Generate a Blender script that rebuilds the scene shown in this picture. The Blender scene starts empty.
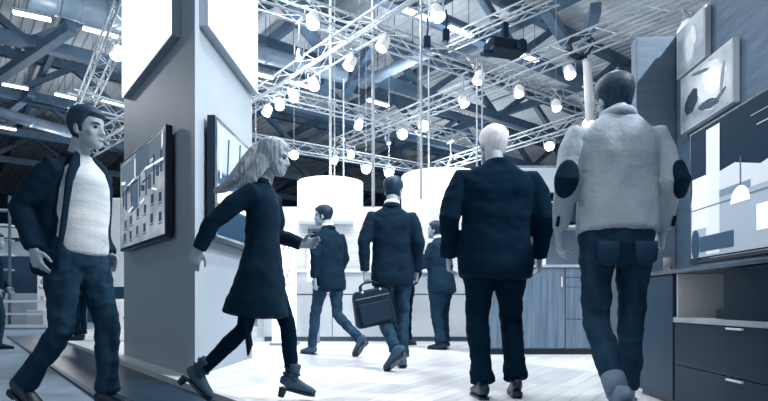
import bpy, bmesh, math, random
from math import sin, cos, pi, radians as R, sqrt, atan2
from mathutils import Vector, Matrix, Euler, noise

random.seed(7)
S = bpy.context.scene
COL = S.collection

# ------------------------------------------------------------------ camera, world, light, exposure
F = 560.0                      # focal length in pixels of the 768 x 401 frame
HZ = 304.0                     # horizon row
CH = 0.60                      # camera height
cd = bpy.data.cameras.new('camera')
cd.sensor_width = 36.0
cd.lens = F / 768.0 * 36.0
cd.shift_y = (HZ - 200.5) / 768.0
cd.clip_end = 300
cam = bpy.data.objects.new('camera', cd)
COL.objects.link(cam)
cam.location = (0, 0, CH)
cam.rotation_euler = (R(90), 0, 0)
S.camera = cam

W = bpy.data.worlds.new('world')
S.world = W
W.use_nodes = True
bgn = W.node_tree.nodes['Background']
bgn.inputs[0].default_value = (0.97, 0.985, 1.0, 1)
bgn.inputs[1].default_value = 0.84

S.view_settings.view_transform = 'Standard'
S.view_settings.look = 'None'
S.view_settings.gamma = 1.0
S.view_settings.use_curve_mapping = False
S.view_settings.exposure = 0.0


def lamp(kind, loc, power, target=None, size=0.15, angle=100, blend=0.6, col=(1.0, 1.0, 1.0)):
    l = bpy.data.lights.new('light', kind)
    l.energy = power
    l.color = col
    l.shadow_soft_size = size
    if kind == 'SPOT':
        l.spot_size = R(angle)
        l.spot_blend = blend
    o = bpy.data.objects.new('light', l)
    COL.objects.link(o)
    o.location = loc
    if target is not None:
        d = Vector(target) - Vector(loc)
        o.rotation_euler = d.to_track_quat('-Z', 'Y').to_euler()
    return o


# truss spots over the stand, shining down on the floor and the partitions, last two added as keys
lamp('SPOT', (0.3, 6.3, 4.62), 300, (0.4, 6.6, 0), angle=125)
lamp('SPOT', (-0.9, 9.2, 4.62), 130, (-1.0, 9.3, 0.3), angle=120)
lamp('SPOT', (2.0, 5.3, 4.62), 240, (1.2, 4.6, 0), angle=120)
lamp('SPOT', (-0.7, 4.5, 4.62), 200, (-0.2, 3.9, 0.0), angle=120)
lamp('SPOT', (1.6, 7.2, 4.62), 200, (1.2, 9.4, 1.3), angle=110)
lamp('SPOT', (-1.4, 6.6, 4.62), 190, (-1.6, 9.4, 1.4), angle=110)
lamp('SPOT', (1.9, 3.4, 4.6), 560, (-1.5, 5.4, 1.4), angle=60)  # added spot without a fixture, brightens the pillar's right face
lamp('SPOT', (0.5, 1.5, 4.62), 330, (1.25, 2.95, 1.4), angle=50)  # added key without a fixture, brightens the light jacket's back
# lamp beyond the right partition, throws the slanting shadow on the return
lamp('SPOT', (3.6, 2.3, 4.6), 950, (1.2, 3.9, 1.2), size=0.05, angle=80)
# added unseen fill points in mid-air, brightening the roof and hall
for p in ((-9, 11, 5.6), (1, 16, 5.6), (9, 13, 5.6), (-13, 22, 5.6), (4, 27, 5.6), (-2, 9, 5.8), (-5, 17, 5.6)):
    lamp('POINT', p, 400 if p[0] < -6 else (340 if p[0] > 6 else 800), size=0.3, col=(.95, .98, 1.0))


def X3(px, py, d):
    return Vector(((px - 384) / F * d, d, CH + (HZ - py) / F * d))


def AtZ(px, py, z):
    return X3(px, py, (z - CH) * F / (HZ - py))


# ------------------------------------------------------------------ tones and materials
STOPS = [(0, (1, 27, 45)), (.2, (32, 61, 85)), (.4, (82, 104, 126)), (.6, (141, 157, 172)), (.8, (205, 211, 217)), (1, (251, 251, 252))]


def lin(c):
    c /= 255.0
    return c / 12.92 if c <= .04045 else ((c + .055) / 1.055) ** 2.4


def duo(v):
    v = max(0, min(1, v))
    for (a, ca), (b, cb) in zip(STOPS, STOPS[1:]):
        if v <= b:
            t = (v - a) / (b - a)
            return tuple(lin(x + (y - x) * t) for x, y in zip(ca, cb)) + (1,)
    return tuple(lin(x) for x in STOPS[-1][1]) + (1,)


MATS = {}


def mat(name, v, rough=.6, spec=.3, metal=0.0, var=.02, scale=6.0, stretch=(1, 1, 1), bump=0.0, bscale=None, emit=0.0):
    if name in MATS:
        return MATS[name]
    m = bpy.data.materials.new(name)
    m.use_nodes = True
    nt = m.node_tree
    b = nt.nodes['Principled BSDF']
    tc = nt.nodes.new('ShaderNodeTexCoord')
    mp = nt.nodes.new('ShaderNodeMapping')
    mp.inputs['Scale'].default_value = stretch
    nt.links.new(tc.outputs['Object'], mp.inputs[0])
    nz = nt.nodes.new('ShaderNodeTexNoise')
    nz.inputs['Scale'].default_value = scale
    nz.inputs['Detail'].default_value = 4
    nt.links.new(mp.outputs[0], nz.inputs['Vector'])
    rp = nt.nodes.new('ShaderNodeValToRGB')
    rp.color_ramp.elements[0].position = .3
    rp.color_ramp.elements[1].position = .7
    rp.color_ramp.elements[0].color = duo(v - var)
    rp.color_ramp.elements[1].color = duo(v + var)
    nt.links.new(nz.outputs['Fac'], rp.inputs[0])
    nt.links.new(rp.outputs[0], b.inputs['Base Color'])
    b.inputs['Roughness'].default_value = rough
    b.inputs['Specular IOR Level'].default_value = spec
    b.inputs['Metallic'].default_value = metal
    if bump:
        bz = nz
        if bscale:
            bz = nt.nodes.new('ShaderNodeTexNoise')
            bz.inputs['Scale'].default_value = bscale
            bz.inputs['Detail'].default_value = 3
            nt.links.new(mp.outputs[0], bz.inputs['Vector'])
        bp = nt.nodes.new('ShaderNodeBump')
        bp.inputs['Strength'].default_value = bump
        bp.inputs['Distance'].default_value = .02
        nt.links.new(bz.outputs['Fac'], bp.inputs['Height'])
        nt.links.new(bp.outputs[0], b.inputs['Normal'])
    if emit:
        nt.links.new(rp.outputs[0], b.inputs['Emission Color'])
        b.inputs['Emission Strength'].default_value = emit
    MATS[name] = m
    return m


def plank_mat(name, v, var, rough, bw, bh, rot, mort=.006):
    m = bpy.data.materials.new(name)
    m.use_nodes = True
    nt = m.node_tree
    b = nt.nodes['Principled BSDF']
    tc = nt.nodes.new('ShaderNodeTexCoord')
    mp = nt.nodes.new('ShaderNodeMapping')
    mp.inputs['Rotation'].default_value = rot
    nt.links.new(tc.outputs['Object'], mp.inputs[0])
    br = nt.nodes.new('ShaderNodeTexBrick')
    br.inputs['Color1'].default_value = duo(v + var)
    br.inputs['Color2'].default_value = duo(v - var)
    br.inputs['Mortar'].default_value = duo(v - 2.2 * var)
    br.inputs['Scale'].default_value = 1
    br.inputs['Mortar Size'].default_value = mort
    br.inputs['Brick Width'].default_value = bw
    br.inputs['Row Height'].default_value = bh
    nt.links.new(mp.outputs[0], br.inputs['Vector'])
    mp2 = nt.nodes.new('ShaderNodeMapping')
    mp2.inputs['Scale'].default_value = (1.2, 16, 16)
    nt.links.new(mp.outputs[0], mp2.inputs[0])
    nz = nt.nodes.new('ShaderNodeTexNoise')
    nz.inputs['Scale'].default_value = 1.6
    nz.inputs['Detail'].default_value = 5
    nt.links.new(mp2.outputs[0], nz.inputs['Vector'])
    rp = nt.nodes.new('ShaderNodeValToRGB')
    rp.color_ramp.elements[0].position = .32
    rp.color_ramp.elements[1].position = .68
    k = 1 - 2.6 * var
    rp.color_ramp.elements[0].color = (k * .95, k * .98, k, 1)
    rp.color_ramp.elements[1].color = (1, 1, 1, 1)
    nt.links.new(nz.outputs['Fac'], rp.inputs[0])
    mx = nt.nodes.new('ShaderNodeMix')
    mx.data_type = 'RGBA'
    mx.blend_type = 'MULTIPLY'
    mx.inputs[0].default_value = 1
    nt.links.new(br.outputs['Color'], mx.inputs[6])
    nt.links.new(rp.outputs[0], mx.inputs[7])
    nt.links.new(mx.outputs[2], b.inputs['Base Color'])
    b.inputs['Roughness'].default_value = rough
    b.inputs['Specular IOR Level'].default_value = .35
    return m


def emis(name, v, strength):
    if name in MATS:
        return MATS[name]
    m = bpy.data.materials.new(name)
    m.use_nodes = True
    nt = m.node_tree
    b = nt.nodes['Principled BSDF']
    b.inputs['Base Color'].default_value = duo(v)
    b.inputs['Emission Color'].default_value = duo(v)
    b.inputs['Emission Strength'].default_value = strength
    b.inputs['Specular IOR Level'].default_value = .05
    b.inputs['Roughness'].default_value = .6
    MATS[name] = m
    return m


M_white = mat('white_paint', .95, .45, .3, var=.015)
M_truss = mat('truss_aluminium', .73, .35, .5, 0.0, var=.03, scale=20)
M_steel = mat('roof_steel', .34, .6, .3, var=.04, scale=2)
M_deck = mat('roof_deck', .76, .7, .2, var=.05, scale=.8)
M_duct = mat('duct_metal', .48, .4, .5, var=.04, scale=2)
M_pill = mat('pillar_paint', .625, .55, .3, var=.008, scale=3)
M_frame = mat('lightbox_frame', .60, .4, .4, var=.01)
M_glow = emis('lightbox_glow', 1.0, 1.5)
M_black = mat('black_plastic', .03, .35, .4, var=.01)
M_dark = mat('dark_lacquer', .13, .4, .15, var=.008)
M_dark2 = mat('dark_lacquer_front', .12, .4, .15, var=.008)
M_wallR = mat('stand_wall_render', .40, .7, .2, var=.025, scale=4, stretch=(1, 1, 5), bump=.25)
M_light = mat('light_laminate', .74, .5, .3, var=.02)
M_grey = mat('grey_laminate', .55, .5, .3, var=.02)
M_wood = mat('wood_veneer', .42, .45, .3, var=.06, scale=3, stretch=(9, 9, .5))
M_chrome = mat('brushed_metal', .85, .3, .6, .3, var=.02)
M_tube = emis('tube_glow', 1.0, 3.0)
M_lens = emis('lamp_glow', 1.0, 2.6)
M_lensB = emis('lamp_glow_bright', 1.0, 14.0)
M_can = mat('lamp_housing', .97, .4, .4, var=.01, emit=.25)
M_drum = emis('drum_fabric_glow', 1.0, .95)
M_cloth0 = dict()


# ------------------------------------------------------------------ mesh helpers
class MB:
    def __init__(s):
        s.v = []
        s.f = []

    def add(s, vs, fs):
        o = len(s.v)
        s.v += [Vector(v) for v in vs]
        s.f += [tuple(i + o for i in f) for f in fs]
        return s

    def box(s, lo, hi, M=None):
        x0, y0, z0 = lo
        x1, y1, z1 = hi
        vs = [Vector(p) for p in ((x0, y0, z0), (x1, y0, z0), (x1, y1, z0), (x0, y1, z0), (x0, y0, z1), (x1, y0, z1), (x1, y1, z1), (x0, y1, z1))]
        if M:
            vs = [M @ v for v in vs]
        return s.add(vs, [(0, 3, 2, 1), (4, 5, 6, 7), (0, 1, 5, 4), (1, 2, 6, 5), (2, 3, 7, 6), (3, 0, 4, 7)])

    def tube(s, pts, rads, n=10, side=None, sup=2.0, cap=True, rnd=0.5):
        """rings of (rx, ry) along pts; side = direction of rx"""
        pts = [Vector(p) for p in pts]
        rads = [(r, r) if not isinstance(r, (tuple, list)) else r for r in rads]
        m = len(pts)
        if cap and rnd:
            d0 = (pts[0] - pts[1]).normalized()
            d1 = (pts[-1] - pts[-2]).normalized()
            r0, r1 = rads[0], rads[-1]
            e0 = min(r0) * rnd
            e1 = min(r1) * rnd
            pts = [pts[0] + d0 * e0, pts[0] + d0 * e0 * .7] + pts + [pts[-1] + d1 * e1 * .7, pts[-1] + d1 * e1]
            rads = [(r0[0] * .35, r0[1] * .35), (r0[0] * .75, r0[1] * .75)] + rads + [(r1[0] * .75, r1[1] * .75), (r1[0] * .35, r1[1] * .35)]
            m += 4
        vs = []
        prev = None
        for i in range(m):
            t = (pts[min(i + 1, m - 1)] - pts[max(i - 1, 0)])
            t = t.normalized() if t.length > 1e-9 else Vector((0, 0, 1))
            if side is not None:
                a = Vector(side)
            elif prev is not None:
                a = prev
            else:
                a = Vector((1, 0, 0)) if abs(t.x) < .9 else Vector((0, 1, 0))
            a = (a - t * a.dot(t))
            if a.length < 1e-6:
                a = t.orthogonal()
            a.normalize()
            prev = a
            b = t.cross(a)
            for k in range(n):
                th = 2 * pi * k / n
                c, q = cos(th), sin(th)
                if sup != 2.0:
                    c = math.copysign(abs(c) ** (2 / sup), c)
                    q = math.copysign(abs(q) ** (2 / sup), q)
                vs.append(pts[i] + a * (c * rads[i][0]) + b * (q * rads[i][1]))
        fs = []
        for i in range(m - 1):
            for k in range(n):
                k2 = (k + 1) % n
                fs.append((i * n + k, i * n + k2, (i + 1) * n + k2, (i + 1) * n + k))
        if cap:
            fs.append(tuple(range(n - 1, -1, -1)))
            fs.append(tuple((m - 1) * n + k for k in range(n)))
        return s.add(vs, fs)

    def ball(s, c, r, M=None, n=14, m=8):
        r = (r, r, r) if not isinstance(r, (tuple, list)) else r
        vs = [Vector((0, 0, -r[2]))]
        for i in range(1, m):
            ph = -pi / 2 + pi * i / m
            for k in range(n):
                vs.append(Vector((r[0] * cos(ph) * cos(2 * pi * k / n), r[1] * cos(ph) * sin(2 * pi * k / n), r[2] * sin(ph))))
        vs.append(Vector((0, 0, r[2])))
        if M:
            vs = [M @ v for v in vs]
        vs = [v + Vector(c) for v in vs]
        fs = []
        for k in range(n):
            fs.append((0, 1 + (k + 1) % n, 1 + k))
            fs.append((len(vs) - 1, 1 + (m - 2) * n + k, 1 + (m - 2) * n + (k + 1) % n))
        for i in range(m - 2):
            for k in range(n):
                k2 = (k + 1) % n
                fs.append((1 + i * n + k, 1 + i * n + k2, 1 + (i + 1) * n + k2, 1 + (i + 1) * n + k))
        return s.add(vs, fs)

    def prism(s, outline, z0, z1, M=None):
        n = len(outline)
        vs = [Vector((x, y, z0)) for x, y in outline] + [Vector((x, y, z1)) for x, y in outline]
        if M:
            vs = [M @ v for v in vs]
        return s.add(vs, [tuple(range(n - 1, -1, -1)), tuple(range(n, 2 * n))] + [(i, (i + 1) % n, n + (i + 1) % n, n + i) for i in range(n)])

    def xf(s, M):
        s.v = [M @ v for v in s.v]
        return s

    def build(s, name, m, parent=None, smooth=False, bevel=0.0, remesh=0.0, sm=0, disp=None, fix=True):
        me = bpy.data.meshes.new(name)
        me.from_pydata([tuple(v) for v in s.v], [], s.f)
        if fix:
            bm = bmesh.new()
            bm.from_mesh(me)
            bmesh.ops.recalc_face_normals(bm, faces=bm.faces)
            bm.to_mesh(me)
            bm.free()
        o = bpy.data.objects.new(name, me)
        COL.objects.link(o)
        if remesh:
            md = o.modifiers.new('r', 'REMESH')
            md.mode = 'VOXEL'
            md.voxel_size = remesh
            if sm:
                ms = o.modifiers.new('s', 'SMOOTH')
                ms.factor = .5
                ms.iterations = sm
            bpy.context.view_layer.update()
            dg = bpy.context.evaluated_depsgraph_get()
            nm = bpy.data.meshes.new_from_object(o.evaluated_get(dg))
            o.modifiers.clear()
            o.data = nm
            bpy.data.meshes.remove(me)
            nm.name = name
            me = nm
            smooth = True
        if disp:
            amp, sc = disp
            me.update()
            ns = [v.normal.copy() for v in me.vertices]
            for v, nn in zip(me.vertices, ns):
                q = Vector((v.co.x * sc[0], v.co.y * sc[1], v.co.z * sc[2]))
                v.co += nn * (amp * (noise.noise(q) + .5 * noise.noise(q * 2.1 + Vector((3, 1, 7)))))
        if smooth:
            for p in me.polygons:
                p.use_smooth = True
        if bevel:
            b = o.modifiers.new('bevel', 'BEVEL')
            b.width = bevel
            b.segments = 2
            b.limit_method = 'ANGLE'
        me.materials.clear()
        me.materials.append(m)
        if parent is not None:
            o.parent = parent
        return o


def tag(o, label, cat, group=None, kind=None):
    if label:
        o['label'] = label
    if cat:
        o['category'] = cat
    if group:
        o['group'] = group
    if kind:
        o['kind'] = kind
    return o


def root(name, label, cat, loc=(0, 0, 0), rz=0.0, group=None, kind=None):
    o = bpy.data.objects.new(name, None)
    COL.objects.link(o)
    o.empty_display_size = .1
    o.location = loc
    o.rotation_euler = (0, 0, rz)
    return tag(o, label, cat, group, kind)


def box(name, m, lo, hi, parent=None, bevel=0.0):
    return MB().box(lo, hi).build(name, m, parent, bevel=bevel)


def struct(o):
    o['kind'] = 'structure'
    return o


# hall grid directions
A = Vector((-.621, .784, 0))
B = Vector((.784, .621, 0))
GRZ = atan2(B.y, B.x)            # rotation that takes local x to B, local y to A

# ------------------------------------------------------------------ the hall shell
box_floor = MB().box((-60, -8, -.26), (60, 60, -.06)).build('floor', mat('hall_carpet', .53, .85, .15, var=.03, scale=5, bump=.3, bscale=60))
struct(box_floor)
struct(box('wall_back', mat('hall_wall', .22, .8, .2, var=.04, scale=.4), (-60, 48, -.06), (60, 48.4, 12)))
struct(box('wall_left', mat('hall_wall', .22), (-34.4, 4, -.06), (-34, 48, 12)))
struct(box('wall_right', mat('hall_wall', .22), (34, 4, -.06), (34.4, 48, 12)))

# corrugated roof deck, ribs running along A
mb = MB()
vs, fs = [], []
U0, U1, step = -34, 62, .32
n = int((U1 - U0) / step)
k = 0
for i in range(n):
    u = U0 + i * step
    for (du, dz) in ((0, 0), (.18, 0), (.21, .07), (.29, .07)):
        for w in (-40, 62):
            p = B * (u + du) + A * w
            vs.append((p.x, p.y, 10.0 + dz))
        k += 1
for i in range(k - 1):
    fs.append((2 * i, 2 * i + 1, 2 * i + 3, 2 * i + 2))
mb.add(vs, fs)
struct(mb.build('ceiling', M_deck, fix=False))


def bar(mb, p, q, w, h=None):
    """rectangular bar between two points"""
    p, q = Vector(p), Vector(q)
    h = h or w
    t = (q - p).normalized()
    up = Vector((0, 0, 1)) if abs(t.z) < .9 else Vector((0, 1, 0))
    a = t.cross(up).normalized()
    b = a.cross(t).normalized()
    vs = [p + a * (sx * w / 2) + b * (sz * h / 2) for sx, sz in ((-1, -1), (1, -1), (1, 1), (-1, 1))]
    vs += [v + (q - p) for v in vs]
    return mb.add(vs, [(3, 2, 1, 0), (4, 5, 6, 7), (0, 1, 5, 4), (1, 2, 6, 5), (2, 3, 7, 6), (3, 0, 4, 7)])


# roof girders along B: chords plus slanting braces, part of the building
for gi, w in enumerate((11.0, 15.2, 19.4, 24.5, 30.0, 36.0)):
    g = root('beam', None, None, tuple(A * w), GRZ, kind='structure')
    z0, z1 = 8.3, 9.75
    ua, ub = -22, 34
    bar(MB(), (ua, 0, z1), (ub, 0, z1), .28, .30).build('top_chord', M_steel, g)
    bar(MB(), (ua, 0, z0), (ub, 0, z0), .30, .34).build('bottom_chord', M_steel, g)
    u = ua
    up = True
    while u < ub - 1.9:
        a_, b_ = ((u, 0, z0), (u + 2.0, 0, z1)) if up else ((u, 0, z1), (u + 2.0, 0, z0))
        bar(MB(), a_, b_, .2).build('brace', M_steel, g)
        u += 2.0
        up = not up
# purlins along A
for u in (-14, -8, -2.5, 3, 8.5, 14, 20):
    g = root('beam', None, None, tuple(B * u), GRZ, kind='structure')
    bar(MB(), (0, 6, 9.25), (0, 44, 9.25), .16, .3).build('purlin', M_steel, g)
# slanting wind braces between the girders
for (p, q) in (((-2, 78), (72, 28)), ((150, 150), (262, 40)), ((293, 2), (322, 52)), ((345, 96), (376, 40)),
               ((545, 8), (566, 42)), ((322, 95), (345, 60)), ((596, 8), (580, 60)), ((0, 118), (32, 92))):
    P_, Q_ = AtZ(p[0], p[1], 7.9), AtZ(q[0], q[1], 8.3)
    struct(bar(MB(), P_, Q_, .26).build('beam', mat('brace_steel', .36, .6, .3, var=.03)))

# air ducts under the roof
for (p, q, z, r, lab) in (((236, 48), (345, 76), 7.6, .22, 'round pale air duct under the roof right of the wedge pillar'),
                          ((362, 84), (432, 50), 7.6, .16, 'thin air duct under the roof slanting up behind the crossing trusses'),
                          ((30, -8), (130, 22), 7.6, .34, 'thick round air duct at the top left of the hall roof'),
                          ((-10, 110), (125, 148), 7.4, .2, 'round air duct low under the roof behind the man in open jacket')):
    P_, Q_ = AtZ(*p, z), AtZ(*q, z)
    t = root('air_duct', lab, 'air duct', tuple(P_))
    MB().tube([(0, 0, 0), tuple(Q_ - P_)], [r, r], n=20, rnd=0).build('duct_pipe', M_duct, t, smooth=True)
    d = (Q_ - P_)
    for f in (.25, .5, .75):
        c = d * f
        e = d.normalized() * .04
        MB().tube([tuple(c), tuple(c + Vector((0, 0, 10.02 - z)))], [.012, .012], n=6, rnd=0).build('hanger', M_steel, t)
        MB().tube([tuple(c - e), tuple(c + e)], [r + .02, r + .02], n=20, rnd=0).build('joint_ring', M_duct, t)

# ------------------------------------------------------------------ stand floor, kerb, gloss strip
ED0 = Vector((-1.32, 4.07, 0))
EDIR = Vector((-.757, 1, 0)).normalized()
e0 = ED0 - EDIR * 6.5
e1 = ED0 + EDIR * 9.5
fl = [(e0.x, e0.y), (7.5, e0.y), (7.5, 15), (e1.x, 15), (e1.x, e1.y)]
M_planks = plank_mat('pale_floor_planks', .90, .055, .32, 1.2, .12, (0, 0, -GRZ + R(-20)))
struct(MB().prism(fl, -.058, 0).build('floor', M_planks))
nrm = Vector((-EDIR.y, EDIR.x, 0))          # away from the stand
a, b = e0, e1
c, d = b + nrm * .045, a + nrm * .045
struct(MB().prism([(a.x, a.y), (b.x, b.y), (c.x, c.y), (d.x, d.y)], -.058, .004).build('trim_1', M_light))
c2, d2 = b + nrm * .62, a + nrm * .62
struct(MB().prism([(d.x, d.y), (c.x, c.y), (c2.x, c2.y), (d2.x, d2.y)], -.06, -.045).build('floor', mat('gloss_strip', .11, .35, .25, var=.03, scale=2)))
c3, d3 = b + nrm * .66, a + nrm * .66
struct(MB().prism([(d2.x, d2.y), (c2.x, c2.y), (c3.x, c3.y), (d3.x, d3.y)], -.06, -.04).build('trim_2', mat('strip_edge', .10, .5, .3)))

# ------------------------------------------------------------------ wedge pillar with light boxes and screens
PC = Vector((-1.553, 4.6, 0))
UL = Vector((-.757, 1, 0)).normalized()
UR = Vector((.0464, 1, 0)).normalized()
LL, LR = 2.50, 1.66
pL = PC + UL * LL
pR = PC + UR * LR
pB = (pL + pR) / 2 + Vector((-.1, .9, 0))
struct(MB().prism([(PC.x, PC.y), (pR.x, pR.y), (pB.x, pB.y), (pL.x, pL.y)], 0, 6.0).build('pillar', M_pill))
RZL = atan2(UL.y, UL.x)           # local x along the left face, going away
RZR = atan2(UR.y, UR.x)
# frames: left face outward normal = local +y ; right face outward = local -y


def face_root(name, label, cat, side, z):
    return root(name, label, cat, (PC.x, PC.y, z), RZL if side == 'L' else RZR)


def fbox(name, m, par, side, u0, u1, o0, o1, z0, z1, bevel=0):
    if side == 'L':
        lo, hi = (u0, o0, z0), (u1, o1, z1)
    else:
        lo, hi = (u0, -o1, z0), (u1, -o0, z1)
    return box(name, m, lo, hi, par, bevel)


for side, lab, u0, u1 in (('L', 'glowing white light box high on the dark left face of the wedge pillar', .37, 2.24),
                          ('R', 'glowing white light box high on the pale right face of the wedge pillar', .09, 1.62)):
    t = face_root('light_box', lab, 'light box', side, 2.93)
    fbox('casing', M_frame, t, side, u0, u1, 0.002, .075, 0, 2.6)
    fbox('glowing_panel', M_glow, t, side, u0 + .015, u1 - .015, .075, .081, .015, 2.585)


# screens on the pillar
def img(name, v, e=.55):
    return emis('%s_%02d' % (name, int(v * 100)), v, e)


t = face_root('wall_screen', 'black framed screen showing a building facade on the left face of the pillar', 'screen', 'L', 1.19)
u0, u1, h = .50, 2.26, 1.0
fbox('bezel', M_black, t, 'L', u0, u1, .03, .09, 0, h, .006)
fbox('wall_bracket', M_black, t, 'L', u0 + .6, u1 - .6, .002, .03, .3, .7)
def pic_mat(name, v, var, scale, stretch, e):
    m = mat(name, v, .35, .15, var=var, scale=scale, stretch=stretch, emit=e)
    return m


sc = fbox('screen_panel', pic_mat('facade_picture', .70, .12, 3.0, (1, 1, 1.6), .45), t, 'L', u0 + .035, u1 - .03, .09, .093, .035, h - .03)
k = 0


def pix(u, z, du, dz, v, e=.45, par=None, side='L', off=.093, skew=0.0):
    global k
    k += 1
    oo = off + .0006 + .0003 * (k % 9)
    sg_ = 1 if side == 'L' else -1
    pts = [(u, z), (u + du, z + skew), (u + du, z + dz + skew), (u, z + dz)]
    vs = [(a_, sg_ * off, b_) for a_, b_ in pts] + [(a_, sg_ * oo, b_) for a_, b_ in pts]
    return MB().add(vs, [(0, 1, 2, 3), (7, 6, 5, 4), (0, 4, 5, 1), (1, 5, 6, 2), (2, 6, 7, 3), (3, 7, 4, 0)]).build('picture_and_reflection', img('facade', v, e), par or sc)


rnd = random.Random(5)
# u grows away from the corner; in the photo that is to the left
pix(u0 + .04, .66, .55, .30, .50)
pix(u0 + .55, .70, .50, .26, .44, skew=.02)
pix(u0 + 1.05, .60, .65, .34, .52)
pix(u0 + .95, .40, .30, .26, .45, skew=-.03)
for (u, z, du, dz, v) in ((.10, .60, .06, .20, .30), (.20, .58, .10, .10, .35), (.34, .52, .05, .28, .26), (.46, .50, .12, .14, .40), (.62, .46, .05, .32, .22),
                          (.70, .52, .14, .06, .30), (.86, .50, .05, .22, .28), (1.0, .44, .16, .08, .26), (1.2, .48, .06, .20, .32), (1.3, .62, .18, .06, .3),
                          (1.42, .42, .08, .22, .36), (1.55, .50, .06, .16, .3), (.95, .66, .30, .03, .28), (.5, .62, .3, .025, .3)):
    pix(u0 + u, z, du, dz, v, skew=rnd.uniform(-.03, .03))
for (u, z) in ((.12, .34), (.12, .16), (.38, .36), (.40, .18), (.64, .30), (.66, .12), (.92, .30), (.94, .12), (1.2, .26), (1.22, .10), (1.45, .24), (1.48, .10)):
    pix(u0 + u, z, .085, .085, rnd.choice((.28, .36, .24)))
    pix(u0 + u - .02, z - .025, .125, .014, .45)
for (u, z, du, dz) in ((.06, .70, .60, .022), (.08, .84, .03, .12), (.22, .74, .03, .16), (.36, .76, .14, .03), (.62, .73, .22, .022), (1.05, .70, .05, .20), (1.1, .70, .40, .022), (1.5, .72, .18, .03), (.28, .46, .16, .016), (.72, .44, .14, .016), (1.15, .42, .2, .016), (.9, .80, .10, .09)):
    pix(u0 + u, z, du, dz, .99, .9, skew=rnd.uniform(-.04, .04))  # white streaks paint reflections in the glass over the facade

t = face_root('wall_screen', 'black framed screen on the right face of the pillar beside the striding woman', 'screen', 'R', 1.15)
u0, u1, h = .19, 1.60, 1.07
fbox('bezel', M_black, t, 'R', u0, u1, .03, .10, 0, h, .006)
fbox('wall_bracket', M_black, t, 'R', u0 + .4, u1 - .4, .002, .03, .3, .7)
sc2 = fbox('screen_panel', pic_mat('hall_reflection', .45, .15, 4.0, (1, 1, 2), .3), t, 'R', u0 + .04, u1 - .03, .10, .103, .035, h - .03)  # glowing colour paints the hall reflected in this screen
def pr(u, z, du, dz, v, e=.5):
    return pix(u0 + u, z, du, dz, v, e, sc2, 'R', .103, skew=.02)  # painted hall reflection, sharing the facade tones
pr(.05, .62, 1.28, .40, .62)
pr(.06, .50, .9, .10, .25)
pr(.06, .33, 1.2, .15, .86, .6)
pr(.05, .05, 1.28, .27, .18, .3)
for i in range(7):
    m_ = MB()
    ua = u0 + .12 + .17 * i
    bar(m_, (ua, -.105, .55), (ua - .07 + .12, -.105, 1.0 - .05 * (i % 3)), .002, .022)
    m_.build('picture_and_reflection', img('hall_reflection_bar', .25 if i % 2 else .9, .5), sc2)  # slanting bars of the painted hall reflection

# ------------------------------------------------------------------ right stand: partition, return, sideboard, screen, pictures
WO = Vector((1.72, 3.82, 0))
WRZ = -atan2(.0464, 1)


def wroot(name, label, cat, s=0, t_=0, z=0, kind=None):
    p = WO + Vector((.0464, 1, 0)).normalized() * s + Vector((1, -.0464, 0)).normalized() * t_
    return root(name, label, cat, (p.x, p.y, z), WRZ, kind=kind)


t = wroot('wall_right', None, None, kind='structure')
box('partition', M_wallR, (.45, -3.6, 0), (.57, .50, 2.61), t)
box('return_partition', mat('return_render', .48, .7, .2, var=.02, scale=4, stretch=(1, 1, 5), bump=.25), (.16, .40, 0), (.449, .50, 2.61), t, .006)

sb = wroot('sideboard', 'long dark sideboard with open niche and drawers below the right screen', 'sideboard')
D_ = .44
L_ = -2.6
box('plinth', M_black, (.03, L_ + .02, 0), (D_ - .02, -.03, .03), sb)
box('side_panel', M_dark, (.004, -.022, .03), (D_, 0, .775), sb)
box('side_panel', M_dark, (.02, L_, .03), (D_, L_ + .02, .775), sb)
box('bottom_panel', M_dark, (.02, L_ + .02, .03), (D_, -.022, .05), sb)
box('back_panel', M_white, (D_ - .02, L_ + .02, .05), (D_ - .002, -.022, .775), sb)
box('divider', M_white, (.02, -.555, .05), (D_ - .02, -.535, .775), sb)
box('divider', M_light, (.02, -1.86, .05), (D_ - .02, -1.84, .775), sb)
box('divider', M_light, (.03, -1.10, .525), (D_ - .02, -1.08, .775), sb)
dr = box('door', mat('sideboard_door', .22, .4, .15, var=.01), (0, -.532, .035), (.018, -.024, .772), sb, .002)
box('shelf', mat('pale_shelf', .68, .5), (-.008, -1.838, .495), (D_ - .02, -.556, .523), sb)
for (za, zb, nm) in ((.25, .492, 0), (.035, .246, 1)):
    q = box('drawer', M_dark2, (0, -1.836, za), (.018, -.556, zb), sb, .002)
    box('handle', M_chrome, (-.014, -1.235, zb - .016), (0, -1.105, zb - .006), q, .002)
q = box('sliding_front', mat('sliding_front', .07, .4, .12, var=.008), (.004, -1.836, .526), (.02, -1.06, .773), sb)
box('notch_block', mat('sliding_front', .12), (.006, -1.06, .526), (.10, -.985, .575), q)
q = box('door', mat('sideboard_door', .27), (0, L_ + .022, .035), (.018, -1.862, .772), sb, .002)
box('handle', M_chrome, (-.014, -2.25, .755), (0, -2.1, .765), q)
box('worktop', mat('sideboard_top', .33, .25, .5, var=.01), (-.012, L_ - .01, .778), (D_, .012, .800), sb, .003)

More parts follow.
